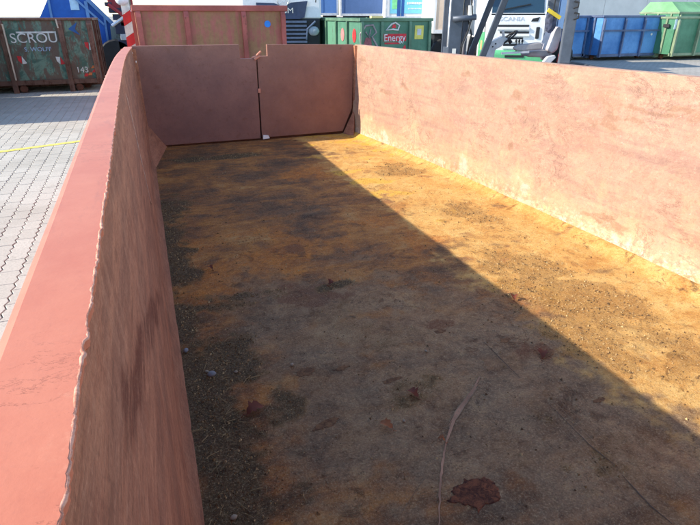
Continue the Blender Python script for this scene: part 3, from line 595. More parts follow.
while n < 80:
    x = rn.uniform(.0, .75); y = rn.uniform(1.0, 3.4); i, j = fx(x, y)
    if rn.random() > dirt[i,j]: continue
    n += 1; L = rn.uniform(.012, .06); a = rn.uniform(0, 6.3); z = float(Zf[i,j])+.005; q = Vector((math.cos(a), math.sin(a), rn.uniform(-.05,.12)))*L
    straw.tube([(x,y,z),(x+q.x*.5+rn.uniform(-.004,.004), y+q.y*.5, z+abs(q.z)*.5+.002),(x+q.x, y+q.y, z+abs(q.z))], rn.uniform(.0007,.0013), 4)
tag(straw.build('straw', plain('straw', (150,126,86), .9, var=.3)), 'fine straw bits in the dirt along the brown wall', 'straw', kind='stuff')

# ================================================================== OTHER CONTAINERS
def text_mesh(s, size, m, name, parent, loc, rot, ext=.004, sx=1.0):
    cu = bpy.data.curves.new('txt', 'FONT'); cu.body = s; cu.size = size; cu.extrude = ext; cu.align_x = 'CENTER'; cu.align_y = 'CENTER'
    tmp = bpy.data.objects.new('tmp', cu); COL.objects.link(tmp); dg = bpy.context.evaluated_depsgraph_get(); dg.update()
    me = bpy.data.meshes.new_from_object(tmp.evaluated_get(dg)); bpy.data.objects.remove(tmp); bpy.data.curves.remove(cu)
    me.materials.clear(); me.materials.append(m); me.name = name
    o = link(name, me, parent); o.location = loc; o.rotation_euler = rot; o.scale = (sx, 1, 1); return o
FRONT = (R(90), 0, 0)
def bin_container(label, x, y, L, W, H, m, mi, mr, ribs, group=None, z0=.2, midrail=None, rz=0, rib_w=.08, rib_d=.08, rail=.08, name='roll_off_container', end_ribs=3, feet=True):
    """open-top container; local origin at the front-left ground corner, front face at y=0"""
    c = thing(name, label, 'container', (x, y, 0), rz, group)
    tk = .03
    MB().box(tk, L-tk, tk, W-tk, z0, z0+.05).build('floor', mi, c)
    for a, nm in ((0, 'side_wall'), (1, 'side_wall')):
        y0 = 0 if a == 0 else W-tk; MB().box(0, L, y0, y0+tk, z0, H-rail).build(nm, m, c)
    for x0 in (0, L-tk): MB().box(x0, x0+tk, tk+.001, W-tk-.001, z0+.001, H-rail).build('end_wall', m, c)
    e = .04
    MB().box(-e, L+e, -e, tk+.02, H-rail, H).build('top_rail', mr, c, bevel=.01); MB().box(-e, L+e, W-tk-.02, W+e, H-rail, H).build('top_rail', mr, c, bevel=.01)
    for x0 in (-e, L-tk-.02): MB().box(x0, x0+e+tk+.02, tk+.021, W-tk-.021, H-rail+.002, H-.002).build('top_rail', mr, c)
    first = None
    for r in ribs:
        b = MB(); b.prism([(-.001, z0-.08 if feet else z0),(-rib_d, z0-.08 if feet else z0),(-rib_d, H-rail-.09),(-e, H-rail-.002),(-.001, H-rail-.002)], r-rib_w/2, r+rib_w/2, 'x'); b.build('rib', mr, c)
    for k in range(end_ribs):
        yy_ = W*(k+(.5 if end_ribs < 5 else .98))/end_ribs
        for x0 in (-.06, L+.001): MB().box(x0, x0+.059, yy_-.04, yy_+.04, z0, H-rail-.003).build('rib', mr, c)
    MB().box(-.02, L+.02, -.05, -.002, z0-.06, z0+.045).build('bottom_rail', mr, c)
    if midrail: MB().box(-.03, L+.03, -rib_d-.012, -rib_d-.001, midrail-.035, midrail+.035).build('mid_rail', mr, c); 
    for yy_ in (W*.28, W*.65): MB().box(.05, L-.05, yy_, yy_+.16, .06, z0-.001).build('skid_rail', mr, c)
    for xx_ in (.3, L-.4):
        for yy_ in (W*.28-.13, W*.65+.17): MB().lathe([(.08,0),(.1,.012),(.1,.10),(.08,.11)], (xx_, yy_, .10), 'y', 14).build('roller', M_RUST, c)
    return c
M_RAIL_R = paint('rusty_rail', (112,78,62), amt=.5, sc=3)
# camouflaged-looking green container on the left
t = NT('patchy_green'); o = t.obj(); p1 = t.noise(o, 2.6, 8, .7, .6); p2 = t.noise(t.scale(o, (1.4,1,.45), off=(4,2,7)), 3.6, 8, .74, .5); nf = t.noise(o, 40, 5, .7)
k = t.mix(t.ramp(p1, .42, .56), s2l((78,108,94)), s2l((122,150,130))); k = t.mix(t.mul(t.ramp(p2, .44, .53), .9), k, t.mix(nf, s2l((92,70,60)), s2l((130,102,86))))
k = t.mix(t.ramp(t.noise(t.scale(o,(1,1,1),off=(8,8,1)), 5.5, 7, .7), .60, .66), k, s2l((128,82,58))); k = t.mix(t.mul(nf, .25), k, s2l((50,56,50)))
M_CAMO = t.done(k, .8, 0, nf, .3, .005)
L1 = 5.6; XR = -.93; HA = 1.655
cA = bin_container('patchy green and rust container numbered 143 standing on the left pavers', XR-L1, 15.3, L1, 2.45, HA, M_CAMO, M_CAMO, M_RAIL_R, [.5, 1.7, 2.5, L1-1.93, L1-.70, L1-.06], z0=.24, rib_w=.11, rail=.05)
la = lambda u, v: (ony(u, v, 15.29)[0]-(XR-L1), ony(u, v, 15.29)[2])
for x_ in (L1-1.93, L1-.70):
    b = MB(); b.box(x_-.055, x_+.055, -.09, .0, .0, .16); b.build('foot', M_RAIL_R, cA)
    b = MB(); b.lathe([(.05,0),(.085,.01),(.085,.07),(.05,.08)], (x_+.16, -.02, .09), 'y', 14); b.build('roller', M_RUST, cA)
M_WHT = plain('stencil_white', (214,212,204), .8, var=.2); M_RED = plain('reflector_red', (206,48,50), .6); M_BLUE_S = plain('sticker_blue', (46,92,150), .6)
x_, z_ = la(36, 38.5); text_mesh('SCROU', .30, M_WHT, 'lettering', cA, (x_-.04, -.008, z_), FRONT, sx=1.02)
x_, z_ = la(38, 49.5); text_mesh('S. WOLFF', .13, plain('stencil_blue', (170,190,214), .8), 'lettering', cA, (x_, -.008, z_), FRONT, sx=1.05)
x_, z_ = la(82.5, 70); text_mesh('143', .19, M_WHT, 'lettering', cA, (x_, -.008, z_), FRONT)
x_, z_ = la(36, 32.3); MB().box(x_-.42, x_+.42, -.010, -.002, z_-.018, z_+.018).build('lettering_bar', M_WHT, cA)
def triangle_mark(u, v, s_, flip):
    x_, z_ = la(u, v)
    MB().prism([(x_-s_, z_+s_),(x_, z_+s_*.9),(x_-s_*.2, z_-s_),(x_-s_*.9, z_-.1*s_)], -.010, -.002, 'y').build('reflector', M_WHT if flip else M_RED, cA)
    MB().prism([(x_+.01, z_+s_*.9),(x_+s_, z_-s_*.8),(x_+s_*.6, z_-s_),(x_-s_*.2+.01, z_-s_)], -.010, -.002, 'y').build('reflector', M_RED if flip else M_WHT, cA)
triangle_mark(22, 60, .09, 0); triangle_mark(60.5, 60.5, .09, 1); triangle_mark(89, 46, .09, 0)
x_, z_ = la(73.5, 29)
MB().prism([(x_-.12,z_),(x_+.10,z_+.15),(x_+.03,z_),(x_+.12,z_-.14)], -.010, -.002, 'y').build('arrow_sign', M_BLUE_S, cA)
for i, (u, v) in enumerate(((86,75),(90,74),(94,71),(93,67))):
    x_, z_ = la(u, v); MB().prism([(x_-.05,z_-.03),(x_+.04,z_-.03),(x_+.06,z_+.03),(x_,z_+.04)], -.010, -.002, 'y').build('paint_patch', plain('patch_orange', (206,112,60)) if i % 2 else M_RED, cA)
# pale props leaning on the front
x_, z_ = la(3, 24); x2, z2 = la(17, 80)
MB().bar((x_, -.10, z_), (x2, -.10, z2), .03, .03).build('edge_strip', plain('edge_pale', (206,186,164), .7), cA)
x_, z_ = la(56, 19); x2, z2 = la(58.5, 28); MB().bar((x_, -.10, z_), (x2, -.10, z2), .03, .02).build('edge_strip', plain('edge_pale', (206,186,164)), cA)
# rust-red container behind the doors
M_RED1 = paint('faded_red', (166,84,80), rust=(168,126,92), amt=.62, sc=1.3, fade=(176,104,92))
M_RED1R = paint('faded_red_rail', (156,78,70), rust=(120,78,60), amt=.35, sc=2.5)
yR = 10.0; xl = ony(133, 20, yR)[0]; xr = ony(287.5, 20, yR)[0]; zR = ony(210, 5.2, yR)[2]; Lr = xr-xl-.08
rr_ = [ony(u, 20, yR)[0]-xl-.04 for u in (186.5, 243.5)]
cR = bin_container('faded red container with a blue dot parked behind the shut doors', xl+.04, yR, Lr, 5.2, zR, M_RED1, M_RED1, M_RED1R, [.05]+rr_+[Lr-.05], rib_w=.075, rail=.09)
q = ony(267.5, 24, yR-.004); MB().lathe([(.055,0),(.055,.004)], (q[0]-xl-.04, -.006, q[2]), 'y', 18).build('blue_dot', plain('dot_blue', (36,120,206), .5), cR)
# off to the left of the frame, throwing the shade on the pavers
M_GRN0 = paint('old_green', (58,98,76), amt=.35)
bin_container('old green container standing clear of the pavers beyond the yellow line', -9.4, 11.36, 6.2, 3.22, 2.05, M_GRN0, M_GRN0, M_RAIL_R, [.4,1.6,2.8,4.0,5.2], z0=.22)
b = MB(); b.box(-4.1,-3.3,14.70,15.15,0,.62); b.box(-4.0,-3.4,14.76,15.09,.62,.67)
tag(b.build('shade_block', plain('concrete', (158,154,146), .9), bevel=.02), 'unseen low block added to shade the pavers between the two green containers', 'block')  # out of view, added and sized to end the lit strip on the pavers
# blue containers on the right
M_BLU = paint('yard_blue', (62,128,196), rust=(104,116,132), amt=.25, sc=1.2, fade=(108,162,214)); M_BLUR = paint('blue_rail', (84,98,128), rust=(110,96,84), amt=.3, sc=3)
xb1 = ony(534, 58, 18.7)[0]; xb2 = ony(593, 58, 18.7)[0]
gB = 'blue containers along the yard edge'
bin_container('blue container half hidden behind the forklift', xb1, 18.9, xb2-xb1-.35, 2.3, 1.70, M_BLU, M_BLU, M_BLUR, [.6,1.6,2.6], group=gB, midrail=1.12, rib_d=.05)
L2 = 3.25; x2_ = ony(596, 60, 18.3)[0]
cB = bin_container('blue container with a sunlit end beside the green container', x2_, 18.3, L2, 2.4, 1.71, M_BLU, M_BLU, M_BLUR, [.05, 1.15, 2.2, 3.2], group=gB, midrail=1.14, rib_d=.10, rib_w=.07)
MB().lathe([(.05,0),(.05,.01)], (2.75, -.016, .98), 'y', 12).build('sticker', M_WHT, cB)
M_GRN = paint('yard_green', (64,122,92), rust=(120,112,84), amt=.10, sc=1.2, fade=(86,142,110)); M_GRNR = paint('green_rail', (126,142,112), rust=(120,96,70), amt=.3, sc=3)
x3 = ony(667, 60, 17.5)[0]
cG = bin_container('green container with a white sticker next to the blue one', x3, 17.5, 5.6, 2.4, 1.66, M_GRN, M_GRN, M_GRNR, [.10, 1.35, 2.6, 3.9], z0=.22, rib_d=.12, rib_w=.08)
q = ony(678, 24, 17.48); MB().box(q[0]-x3-.16, q[0]-x3+.10, -.012, -.002, q[2]-.2, q[2]+.18).build('sticker', plain('sticker_pale', (196,214,226), .6), cG)
MB().box(-.10, -.062, .2, .5, 1.25, 1.38).build('hinge', plain('dark_steel', (44,44,46), .6), cG)
# covered green container behind
cH = bin_container('pale green lidded container behind the green one', ony(641, 10, 24.0)[0], 21.6, 5.5, 2.4, 1.86, M_GRN, M_GRN, M_GRNR, [.1,1.5,2.9,4.3], z0=.22)
M_LID = paint('lid_green', (112,160,112), amt=.2, sc=1.3, rust=(176,128,88))
for i in range(3):
    x0 = .02+i*1.82
    MB().hexa([(x0,.0,1.865),(x0+1.78,.0,1.865),(x0+1.78,2.4,1.865),(x0,2.4,1.865),(x0+.30 if i == 0 else x0,.85,2.34),(x0+1.78,.85,2.34),(x0+1.78,2.2,2.34),(x0+.30 if i == 0 else x0,2.2,2.34)]).build('lid', M_LID if i < 2 else paint('lid_green_dull', (128,160,116), amt=.25, rust=(170,120,90)), cH)
# tall blue container with a sloping end behind the patchy green one
M_BLU2 = paint('deep_blue', (22,86,178), rust=(70,84,110), amt=.08, sc=1.0, fade=(34,100,190)); M_BLU2R = paint('pale_blue_rail', (92,132,184), rust=(120,116,110), amt=.25, sc=3)
yT = 19.5; tq = lambda u, v: ony(u, v, yT)
cT = thing('skip_loader_body', 'tall deep blue container with a sloping end behind the patchy green container', 'container', (tq(60,30)[0], yT, 0))
o0 = tq(60,30)[0]; T = lambda u, v: (tq(u,v)[0]-o0, tq(u,v)[2])
topz = T(60,-3)[1]; a = T(41.5,13); d1_ = T(47,0); sl_ = (d1_[0]-a[0])/(d1_[1]-a[1]); lx = lambda z: a[0]+sl_*(z-a[1])
c1 = T(88,0); c2 = T(113,24); sr = (c2[0]-c1[0])/(c2[1]-c1[1]); rx = lambda z: c1[0]+sr*(z-c1[1])
zlow = c2[1]
MB().prism([(lx(.35),.35),(c2[0]-.12,.35),(c2[0]-.02,zlow),(rx(topz),topz),(lx(topz),topz)], .03, 2.4, 'y').build('body', M_BLU2, cT)
MB().bar((rx(topz), -.02, topz), (c2[0], -.02, zlow), .10, .22, (0,1,0)).build('sloping_beam', M_BLU2R, cT); MB().bar((rx(topz)-.32, -.03, topz), (c2[0]-.25, -.03, zlow-.02), .06, .06, (0,1,0)).build('sloping_beam', M_BLU2R, cT)
p1 = T(115,26); p2 = T(118,58); MB().bar((p1[0],-.03,p1[1]), (p2[0],-.03,.1), .10, .28, (1,0,0)).build('end_post', paint('greygreen_post', (128,142,138), amt=.3), cT)
p1 = T(104,14); p2 = T(109,52); MB().bar((p1[0],-.02,p1[1]), (p2[0],-.02,.1), .06, .06, (1,0,0)).build('rib', M_BLU2R, cT)
p1 = T(48.5,0); p2 = T(49.5,12); MB().bar((p1[0]+.0,-.02,topz),(p2[0],-.02,.4), .05, .06, (1,0,0)).build('rib', M_BLU2R, cT)
p1 = T(85.5,1); p2 = T(87,12); MB().bar((p1[0],-.02,p1[1]),(p2[0],-.02,.4), .05, .09, (1,0,0)).build('rib', M_BLU2R, cT)
p1 = T(71,10); p2 = T(77,-3); MB().box(p1[0], p2[0], -.0, .028, p1[1], p2[1]).build('label_plate', plain('label_pale', (176,206,232), .5), cT)
for y_ in (.5,1.6): MB().box(lx(.3)+.1, c2[0]-.3, y_, y_+.2, 0.02, .349).build('skid_rail', M_BLU2R, cT)
# graffiti green container end and its opened door leaf
M_GRN2 = paint('graffiti_green', (68,118,96), rust=(92,104,92), amt=.35, sc=1.2, fade=(92,140,114)); M_GRN2R = paint('graffiti_rail', (86,120,96), amt=.25, sc=3)
yG = 13.6; gx0 = ony(360.5, 30, yG)[0]; gx1 = ony(431, 30, yG)[0]; zG = ony(400, 18, yG)[2]; Lg = gx1-gx0
rg = [ony(u, 35, yG)[0]-gx0 for u in (381.5, 409.5)]
cK = bin_container('green container with red graffiti in front of the lorries', gx0, yG, Lg, 5.4, zG, M_GRN2, M_GRN2, M_GRN2R, [.04]+rg+[Lg-.05], rib_w=.07, rib_d=.06, end_ribs=6)
gl = lambda u, v: (ony(u, v, yG)[0]-gx0, ony(u, v, yG)[2])
M_GR_R = plain('spray_red', (196,58,66), .8, var=.2); M_GR_W = plain('spray_white', (208,206,204), .8, var=.2); M_GR_P = plain('spray_faded', (150,140,140), .8, var=.3)
a = gl(383.5, 34); b_ = gl(406, 41); MB().box(a[0], b_[0], -.006, -.002, b_[1], a[1]).build('graffiti', M_GR_R, cK)
a = gl(394.5, 38); text_mesh('Energy', .25, M_GR_W, 'graffiti_lettering', cK, (a[0], -.012, a[1]), FRONT, sx=.92)
a = gl(393, 28); b = MB(); b.tube([(a[0]-.2,-.008,a[1]-.05),(a[0]-.05,-.008,a[1]+.09),(a[0]+.06,-.008,a[1]+.13),(a[0]+.18,-.008,a[1]+.06),(a[0]+.14,-.008,a[1]-.05),(a[0]+.0,-.008,a[1]-.03)], .022, 6, True); b.build('graffiti', M_GR_W, cK)
MB().prism([(a[0]-.04,a[1]),(a[0]+.08,a[1]),(a[0]+.07,a[1]+.08),(a[0],a[1]+.09)], -.010, -.002, 'y').build('graffiti', M_GR_R, cK)
a = gl(401.5, 46.5); b_ = gl(388, 43); MB().prism([(a[0],a[1]-.09),(a[0]+.14,a[1]-.08),(a[0]+.10,a[1]+.05)], -.008, -.002, 'y').build('graffiti', M_GR_R, cK); MB().box(b_[0]-.1, b_[0]+.34, -.007, -.002, b_[1]-.03, b_[1]+.01).build('graffiti', M_GR_R, cK)
a = gl(369, 36); b = MB(); b.tube([(a[0]-.22,-.008,a[1]-.25),(a[0]-.24,-.008,a[1]+.05),(a[0]-.1,-.008,a[1]+.24),(a[0]+.10,-.008,a[1]+.26),(a[0]+.2,-.008,a[1]+.08),(a[0]+.08,-.008,a[1]-.02),(a[0]+.24,-.008,a[1]-.26)], .026, 6); b.tube([(a[0]-.1,-.008,a[1]+.1),(a[0],-.008,a[1]-.04),(a[0]+.04,-.008,a[1]+.16)], .02, 6); b.build('graffiti', M_GR_P, cK)
a = gl(368, 40); MB().prism([(a[0]-.16,a[1]-.2),(a[0]+.12,a[1]-.22),(a[0]+.08,a[1]+.05),(a[0]-.06,a[1]+.06)], -.006, -.002, 'y').build('graffiti', plain('spray_rose', (152,92,96), .8, var=.3), cK)
a = gl(415, 25.5); b_ = gl(423, 39); MB().box(a[0], b_[0], -.008, -.002, b_[1], a[1]).build('sticker', plain('sticker_yellow', (204,196,96), .6), cK); MB().box(a[0]+.07, b_[0]-.07, -.012, -.009, b_[1]+.1, a[1]-.08).build('sticker_print', plain('sticker_grey', (190,194,200), .6), cK)
a = gl(370, 17.4); b_ = gl(381.5, 17.4); MB().box(a[0], b_[0], -.10, .02, zG+.001, zG+.05).build('cross_beam', plain('cream_paint', (226,206,140), .6), cK)
for k, yy_ in enumerate((.42, 1.32)):
    pts = [(-.006-w_, yy_+.13*math.cos(a_), zG-.42+.17*math.sin(a_)) for w_ in (0,.006) for a_ in [i*math.pi/6 for i in range(12)]]
    b = MB(); b.add(pts, [tuple(range(12)), tuple(range(23,11,-1))]+[(i,(i+1)%12,12+(i+1)%12,12+i) for i in range(12)]); b.build('balloon_sticker', M_RED if k == 0 else plain('sticker_rose', (214,120,116), .7), cK)
    for zz_ in (.72, .86): MB().box(-.012, -.002, yy_-.25, yy_+.22, zG-zz_-.025, zG-zz_+.02).build('sticker_print', plain('print_grey', (150,140,128), .8), cK)

# ================================================================== FORKLIFT
M_MAST = plain('mast_grey', (78,86,98), .5, .3); M_DK = plain('dark_rubber', (36,37,40), .75); M_LG = plain('light_grey_plastic', (178,180,184), .55); M_CH = plain('bright_steel', (190,192,196), .3, .8)
M_PIL = plain('pillar_grey', (88,94,104), .5); M_FRED = paint('forklift_red', (172,36,40), amt=.1, sc=2)
FD = 9.7
def onfwd(u, v, D): d = ray(u, v); return CAM + d*(D/(d[0]*math.sin(PSI)+d[1]*math.cos(PSI)))
fo = onfwd(515, 57, FD); fo[2] = 0
fk = thing('forklift', 'grey and red forklift with open cab standing behind the salmon wall', 'forklift', tuple(fo), -PSI)
def F(u, v, y=-.25): p = onfwd(u, v, FD+y); q = p-fo; return (float(q @ RT), y, float(p[2]))
fx_ = lambda u: F(u, 40)[0]
xm0, xm1 = F(449,40,-.38)[0], F(461,40,-.38)[0]
for y_ in (-.38, .30):
    b = MB(); b.box(xm0, xm1, y_, y_+.07, .06, 2.9); b.box(xm0+.02, xm0+.05, y_+.07, y_+.10, .06, 2.9); b.build('mast_channel', M_MAST, fk, bevel=.006)
    b = MB(); b.box(xm1+.01, xm1+.10, y_+.01, y_+.06, .10, 2.75); b.build('inner_channel', plain('mast_dark', (52,58,70), .5), fk, bevel=.005)
for z_ in (.4, 1.1, 2.3): MB().box(xm0+.02, xm1-.02, -.309, .299, z_, z_+.12).build('mast_crossbar', M_MAST, fk)
MB().tube([(xm0+.1,-.2,.2),(xm0+.1,-.2,2.5)], .035, 12).build('lift_cylinder', M_CH, fk, smooth=True); MB().tube([(xm0+.1,.2,.2),(xm0+.1,.2,2.5)], .035, 12).build('lift_cylinder', M_CH, fk, smooth=True)
a = F(451,19); b_ = F(474,17); MB().tube([(a[0],-.42,a[2]),(b_[0],-.42,b_[2])], .045, 12).build('tilt_bracket', M_MAST, fk, smooth=True)
a = F(452.5,52); MB().box(a[0]-.03, a[0]+.03, -.386, -.381, a[2]-.06, a[2]+.06).build('label_plate', M_WHT, fk)
for i, (us, dy) in enumerate([([(472,-3),(471,14),(468,28),(462,42),(460,60)], -.40), ([(469,-3),(470,16),(466,30),(460,44),(457,60)], -.44), ([(465,6),(467,20),(470,34),(465,58)], -.36)]):
    MB().tube([(F(u,v)[0], dy, F(u,v)[2]) for u, v in us], .014, 8).build('hydraulic_hose', M_CH if i == 0 else M_DK, fk, smooth=True)
a = F(468,9); MB().box(a[0]-.02, a[0]+.05, -.45, -.37, a[2]-.12, a[2]+.05).build('hose_clamp', M_WHT, fk)
# chassis and wheels
MB().prism([(xm1+.12,.12),(fx_(560),.12),(fx_(585),.22),(fx_(588),.85),(fx_(560),.95),(fx_(520),1.0),(fx_(512),.62),(fx_(488),.58),(fx_(484),.95),(xm1+.14,.90)], -.46, .46, 'y').build('chassis', M_FRED, fk, bevel=.03)
MB().prism([(fx_(588)+.01,.25),(fx_(604),.3),(fx_(606),.8),(fx_(598),.96),(fx_(588)+.01,.98)], -.48, .48, 'y').build('counterweight', plain('counterweight_grey', (64,66,70), .6), fk, bevel=.05)
for xw, r_, w_ in ((xm1+.28,.30,.22),(fx_(582),.25,.18)):
    for sd in (-1, 1):
        y_ = -.50 if sd < 0 else .50-w_
        wl = MB().lathe([(r_*.55,0),(r_*.92,.0),(r_,.03),(r_,w_-.03),(r_*.92,w_),(r_*.55,w_)], (xw, y_, r_), 'y', 24).build('wheel', M_DK, fk)
        MB().lathe([(r_*.3,-.012),(r_*.54,-.006),(r_*.54,w_+.006),(r_*.3,w_+.012)], (xw, y_, r_), 'y', 20).build('rim', M_LG, wl)
for y_ in (-.30, .18):
    b = MB(); b.box(xm0-1.05, xm0-.03, y_, y_+.12, .05, .09); b.box(xm0-.08, xm0-.03, y_, y_+.12, .09, .6); b.build('fork', M_DK, fk)
MB().box(xm0-.03, xm0-.002, -.45, .45, .35, .62).build('fork_carriage', M_MAST, fk)
# overhead guard
a = F(507,-4,-.47); b_ = F(480.5,62,-.47)
for y_ in (-.44, .44):
    top = (a[0]+.10, y_, 2.25); MB().bar((b_[0], y_, b_[2]), (b_[0]+(a[0]-b_[0])*(2.25-b_[2])/(a[2]-b_[2]), y_, 2.25), .06, .10, (1,0,0)).build('front_pillar', plain('pillar_dark', (58,64,74), .45), fk, bevel=.012)
    c_ = F(575,-4,-.47); d_ = F(564,64,-.47); MB().bar((d_[0], y_, d_[2]), (d_[0]+(c_[0]-d_[0])*(2.25-d_[2])/(c_[2]-d_[2]), y_, 2.25), .07, .19, (1,0,0)).build('rear_pillar', M_PIL, fk, bevel=.02)
xg0 = b_[0]+(a[0]-b_[0])*(2.25-b_[2])/(a[2]-b_[2]); xg1 = fx_(578)
for y_ in (-.44,.44): MB().box(xg0-.05, xg1+.06, y_-.04, y_+.04, 2.25, 2.33).build('guard_rail', M_PIL, fk)
for k in range(6): x_ = xg0+(xg1-xg0)*k/5; MB().box(x_-.02, x_+.02, -.399, .399, 2.26, 2.32).build('guard_bar', M_PIL, fk)
for i, v in enumerate((5, 16)):
    a = F(570, v); b = MB(); b.tube([(a[0]-.03,-.50,a[2]+.05),(a[0]+.03,-.53,a[2]+.03),(a[0]+.03,-.53,a[2]-.03),(a[0]-.03,-.50,a[2]-.05)], .014, 6); b.build('grab_handle', M_DK, fk)
# dash, steering wheel, levers, seat
pt = [F(u,v) for u, v in ((486,60),(489,47),(494,41),(505,36.5),(510,39),(503,47),(497,50),(495,60))]
MB().prism([(p[0],p[2]) for p in pt], -.16, .12, 'y').build('steering_column', M_LG, fk, bevel=.02)
for u, v in ((494,47),(497,44)): a = F(u,v); MB().lathe([(.012,0),(.012,.006)], (a[0],-.168,a[2]), 'y', 10).build('screw', M_DK, fk)
a = Vector(F(508,38,-.02)); ax = Vector((-.62,0,.78)).normalized(); e1 = Vector((.78,0,.62)).normalized(); e2 = Vector((0,1,0))
wh = MB().tube([tuple(a - e1*math.cos(i*math.pi/12)*.17 + e2*math.sin(i*math.pi/12)*.17) for i in range(24)], .016, 8, True).build('steering_wheel', M_DK, fk, smooth=True)
b = MB(); 
for k in range(3): b.tube([tuple(a), tuple(a + e1*math.cos(k*2.1)*.16 + e2*math.sin(k*2.1)*.16)], .012, 6)
b.tube([tuple(a), tuple(a-ax*.10)], .03, 10); b.build('spoke', M_DK, wh)
a = F(504,33.5); MB().tube([(a[0]+.03,-.14,a[2]-.06),(a[0],-.16,a[2]+.04)], .022, 8).build('wheel_knob', M_LG, wh)
for i, u in enumerate((516,519,522)):
    a = F(u,46); MB().tube([(a[0],-.30,a[2]-.1),(a[0]-.02,-.30,a[2]+.07)], .008, 6).build('lever', M_DK, fk); 
    MB().blob((a[0]-.02,-.30,a[2]+.08), .02, .02, .025, i, 8, 6, 0).build('lever_knob', M_DK, fk, smooth=True)
pt = [F(u,v) for u, v in ((512,48),(516,44.5),(539,42),(541,45),(540,49),(516,51))]
MB().prism([(p[0],p[2]) for p in pt], -.36, -.24, 'y').build('armrest', plain('grey_vinyl', (142,138,140), .6), fk, bevel=.02)
pt = [F(u,v) for u, v in ((528,57),(530,52),(548,50),(551,58))]
MB().prism([(p[0],p[2]) for p in pt], -.22, .24, 'y').build('seat', plain('grey_vinyl', (142,138,140)), fk, bevel=.03)
pt = [F(u,v) for u, v in ((548,51),(551,43),(556,30),(559,26),(562.5,28),(562,36),(558,50),(553,54))]
MB().prism([(p[0],p[2]) for p in pt], -.24, .24, 'y').build('backrest', plain('pale_vinyl', (176,170,172), .6), fk, bevel=.03)
pt = [F(u,v) for u, v in ((556,62),(559,52),(566,36),(568,36),(564,62))]
MB().prism([(p[0],p[2]) for p in pt], -.30, -.26, 'y').build('seat_shell', M_FRED, fk)
pt = [F(u,v) for u, v in ((540,62),(545,56),(552,54.5),(553,57),(547,63))]
MB().prism([(p[0],p[2]) for p in pt], -.40, -.30, 'y').build('fender', M_LG, fk, bevel=.01)
a = F(500,53); b_ = F(527,51.5); MB().bar((a[0],-.34,a[2]),(b_[0],-.34,b_[2]), .06, .03).build('dash_shelf', M_LG, fk)
# mesh bag on a yellow strap
a = F(549,18); bag = thing('mesh_bag', 'dark mesh bag on a yellow strap hanging under the forklift roof', 'bag', tuple(fo), -PSI)
b = MB(); b.blob((a[0]+.0,-.36,a[2]-.05), .09, .08, .17, 3, 12, 9, .10); b.build('bag', plain('bag_grey', (72,78,98), .9, var=.6), bag)
p1 = F(544,10); p2 = F(556,18); MB().bar((p1[0],-.44,p1[2]),(p2[0],-.44,p2[2]), .03, .055).build('strap', plain('strap_yellow', (214,186,56), .6), bag)
MB().tube([(a[0],-.40,a[2]+.08),(a[0]+.02,-.42,2.25)], .010, 6).build('cord', M_DK, bag)

# ================================================================== LORRIES
M_WH = paint('lorry_white', (216,218,220), amt=.03, sc=1.2, rust=(150,146,140), var=.06); M_TYRE = M_DK; M_GLS = glass('windscreen'); M_BLK = plain('black_plastic', (30,33,38), .55)
def wheel_at(par, x, y, r=.5, w=.28):
    wl = MB().lathe([(r*.55,0),(r*.93,0),(r,.04),(r,w-.04),(r*.93,w),(r*.55,w)], (x, y, r), 'x', 24).build('wheel', M_TYRE, par)
    MB().lathe([(r*.25,-.02),(r*.54,.0),(r*.54,w),(r*.25,w+.02)], (x, y, r), 'x', 18).build('rim', M_LG, wl)
# white lorry with green bumper
LD = 16.0; lo = onfwd(512, 40, LD); lo[2] = 0; RZL = -R(27)
lr = thing('lorry', 'white lorry with green bumper and slatted grille behind the forklift', 'lorry', tuple(lo), RZL)
ex = np.array([math.cos(RZL), math.sin(RZL), 0]); ey = np.array([-math.sin(RZL), math.cos(RZL), 0])
def LQ(u, v, y=0.0):           # pixel on the plane local y = const
    d = ray(u, v); k = ((lo - CAM) @ ey + y)/(d @ ey); p = CAM + d*k; return float((p-lo) @ ex), float(p[2])
xa, xb = LQ(486, 30)[0], LQ(547, 30)[0]
MB().prism([(0,.45),(1.9,.45),(1.9,3.1),(.42,3.1),(.10,1.80),(0,1.70)], xa, xb, 'x').build('cab', M_WH, lr, bevel=.06)
z13 = LQ(512, 13)[1]
ws = MB().hexa([(xa+.12,.065,z13),(xb-.12,.065,z13),(xb-.12,.12,z13),(xa+.12,.12,z13),(xa+.2,.36,2.95),(xb-.2,.36,2.95),(xb-.2,.42,2.95),(xa+.2,.42,2.95)]).build('windscreen', M_GLS, lr)
MB().bar((xa+.25,.04,z13+.05),(xb-.5,.10,z13+.22), .02, .03).build('wiper', M_BLK, lr); MB().box(xa+.11, xb-.11, .02, .08, z13-.06, z13-.01).build('cowl', M_BLK, lr)
q = LQ(512, 19); text_mesh('SCANIA', .15, plain('badge_grey', (176,182,190), .4), 'lettering', lr, (q[0], -.004, q[1]), FRONT, sx=1.3)
for v, u0, u1, hh in ((25.8,498,529,.055),(32.4,500,529,.055),(38.2,500,523,.05),(44.8,503,522,.06)):
    q0 = LQ(u0, v); q1 = LQ(u1, v); MB().box(q0[0], q1[0], -.012, .02, q0[1]-hh/2, q0[1]+hh/2).build('grille_slot', M_BLK, lr)
    MB().box(q0[0]-.02, q1[0]+.02, -.05, -.001, q0[1]-hh/2-.075, q0[1]-hh/2-.006).build('grille_slat', M_WH, lr, bevel=.01)
q = [LQ(u, v) for u, v in ((531,21.5),(533,18.5),(540,17),(538,21.5))]; MB().prism(q, -.012, .02, 'y').build('side_vent', M_BLK, lr)
q = LQ(537.5, 32.5); MB().box(q[0]-.05, q[0]+.05, -.03, .01, q[1]-.16, q[1]+.14).build('headlamp', M_BLK, lr, bevel=.02); q = LQ(483, 29); MB().box(xa-.012, xa+.05, .12, .26, q[1]-.16, q[1]+.14).build('headlamp', M_BLK, lr)
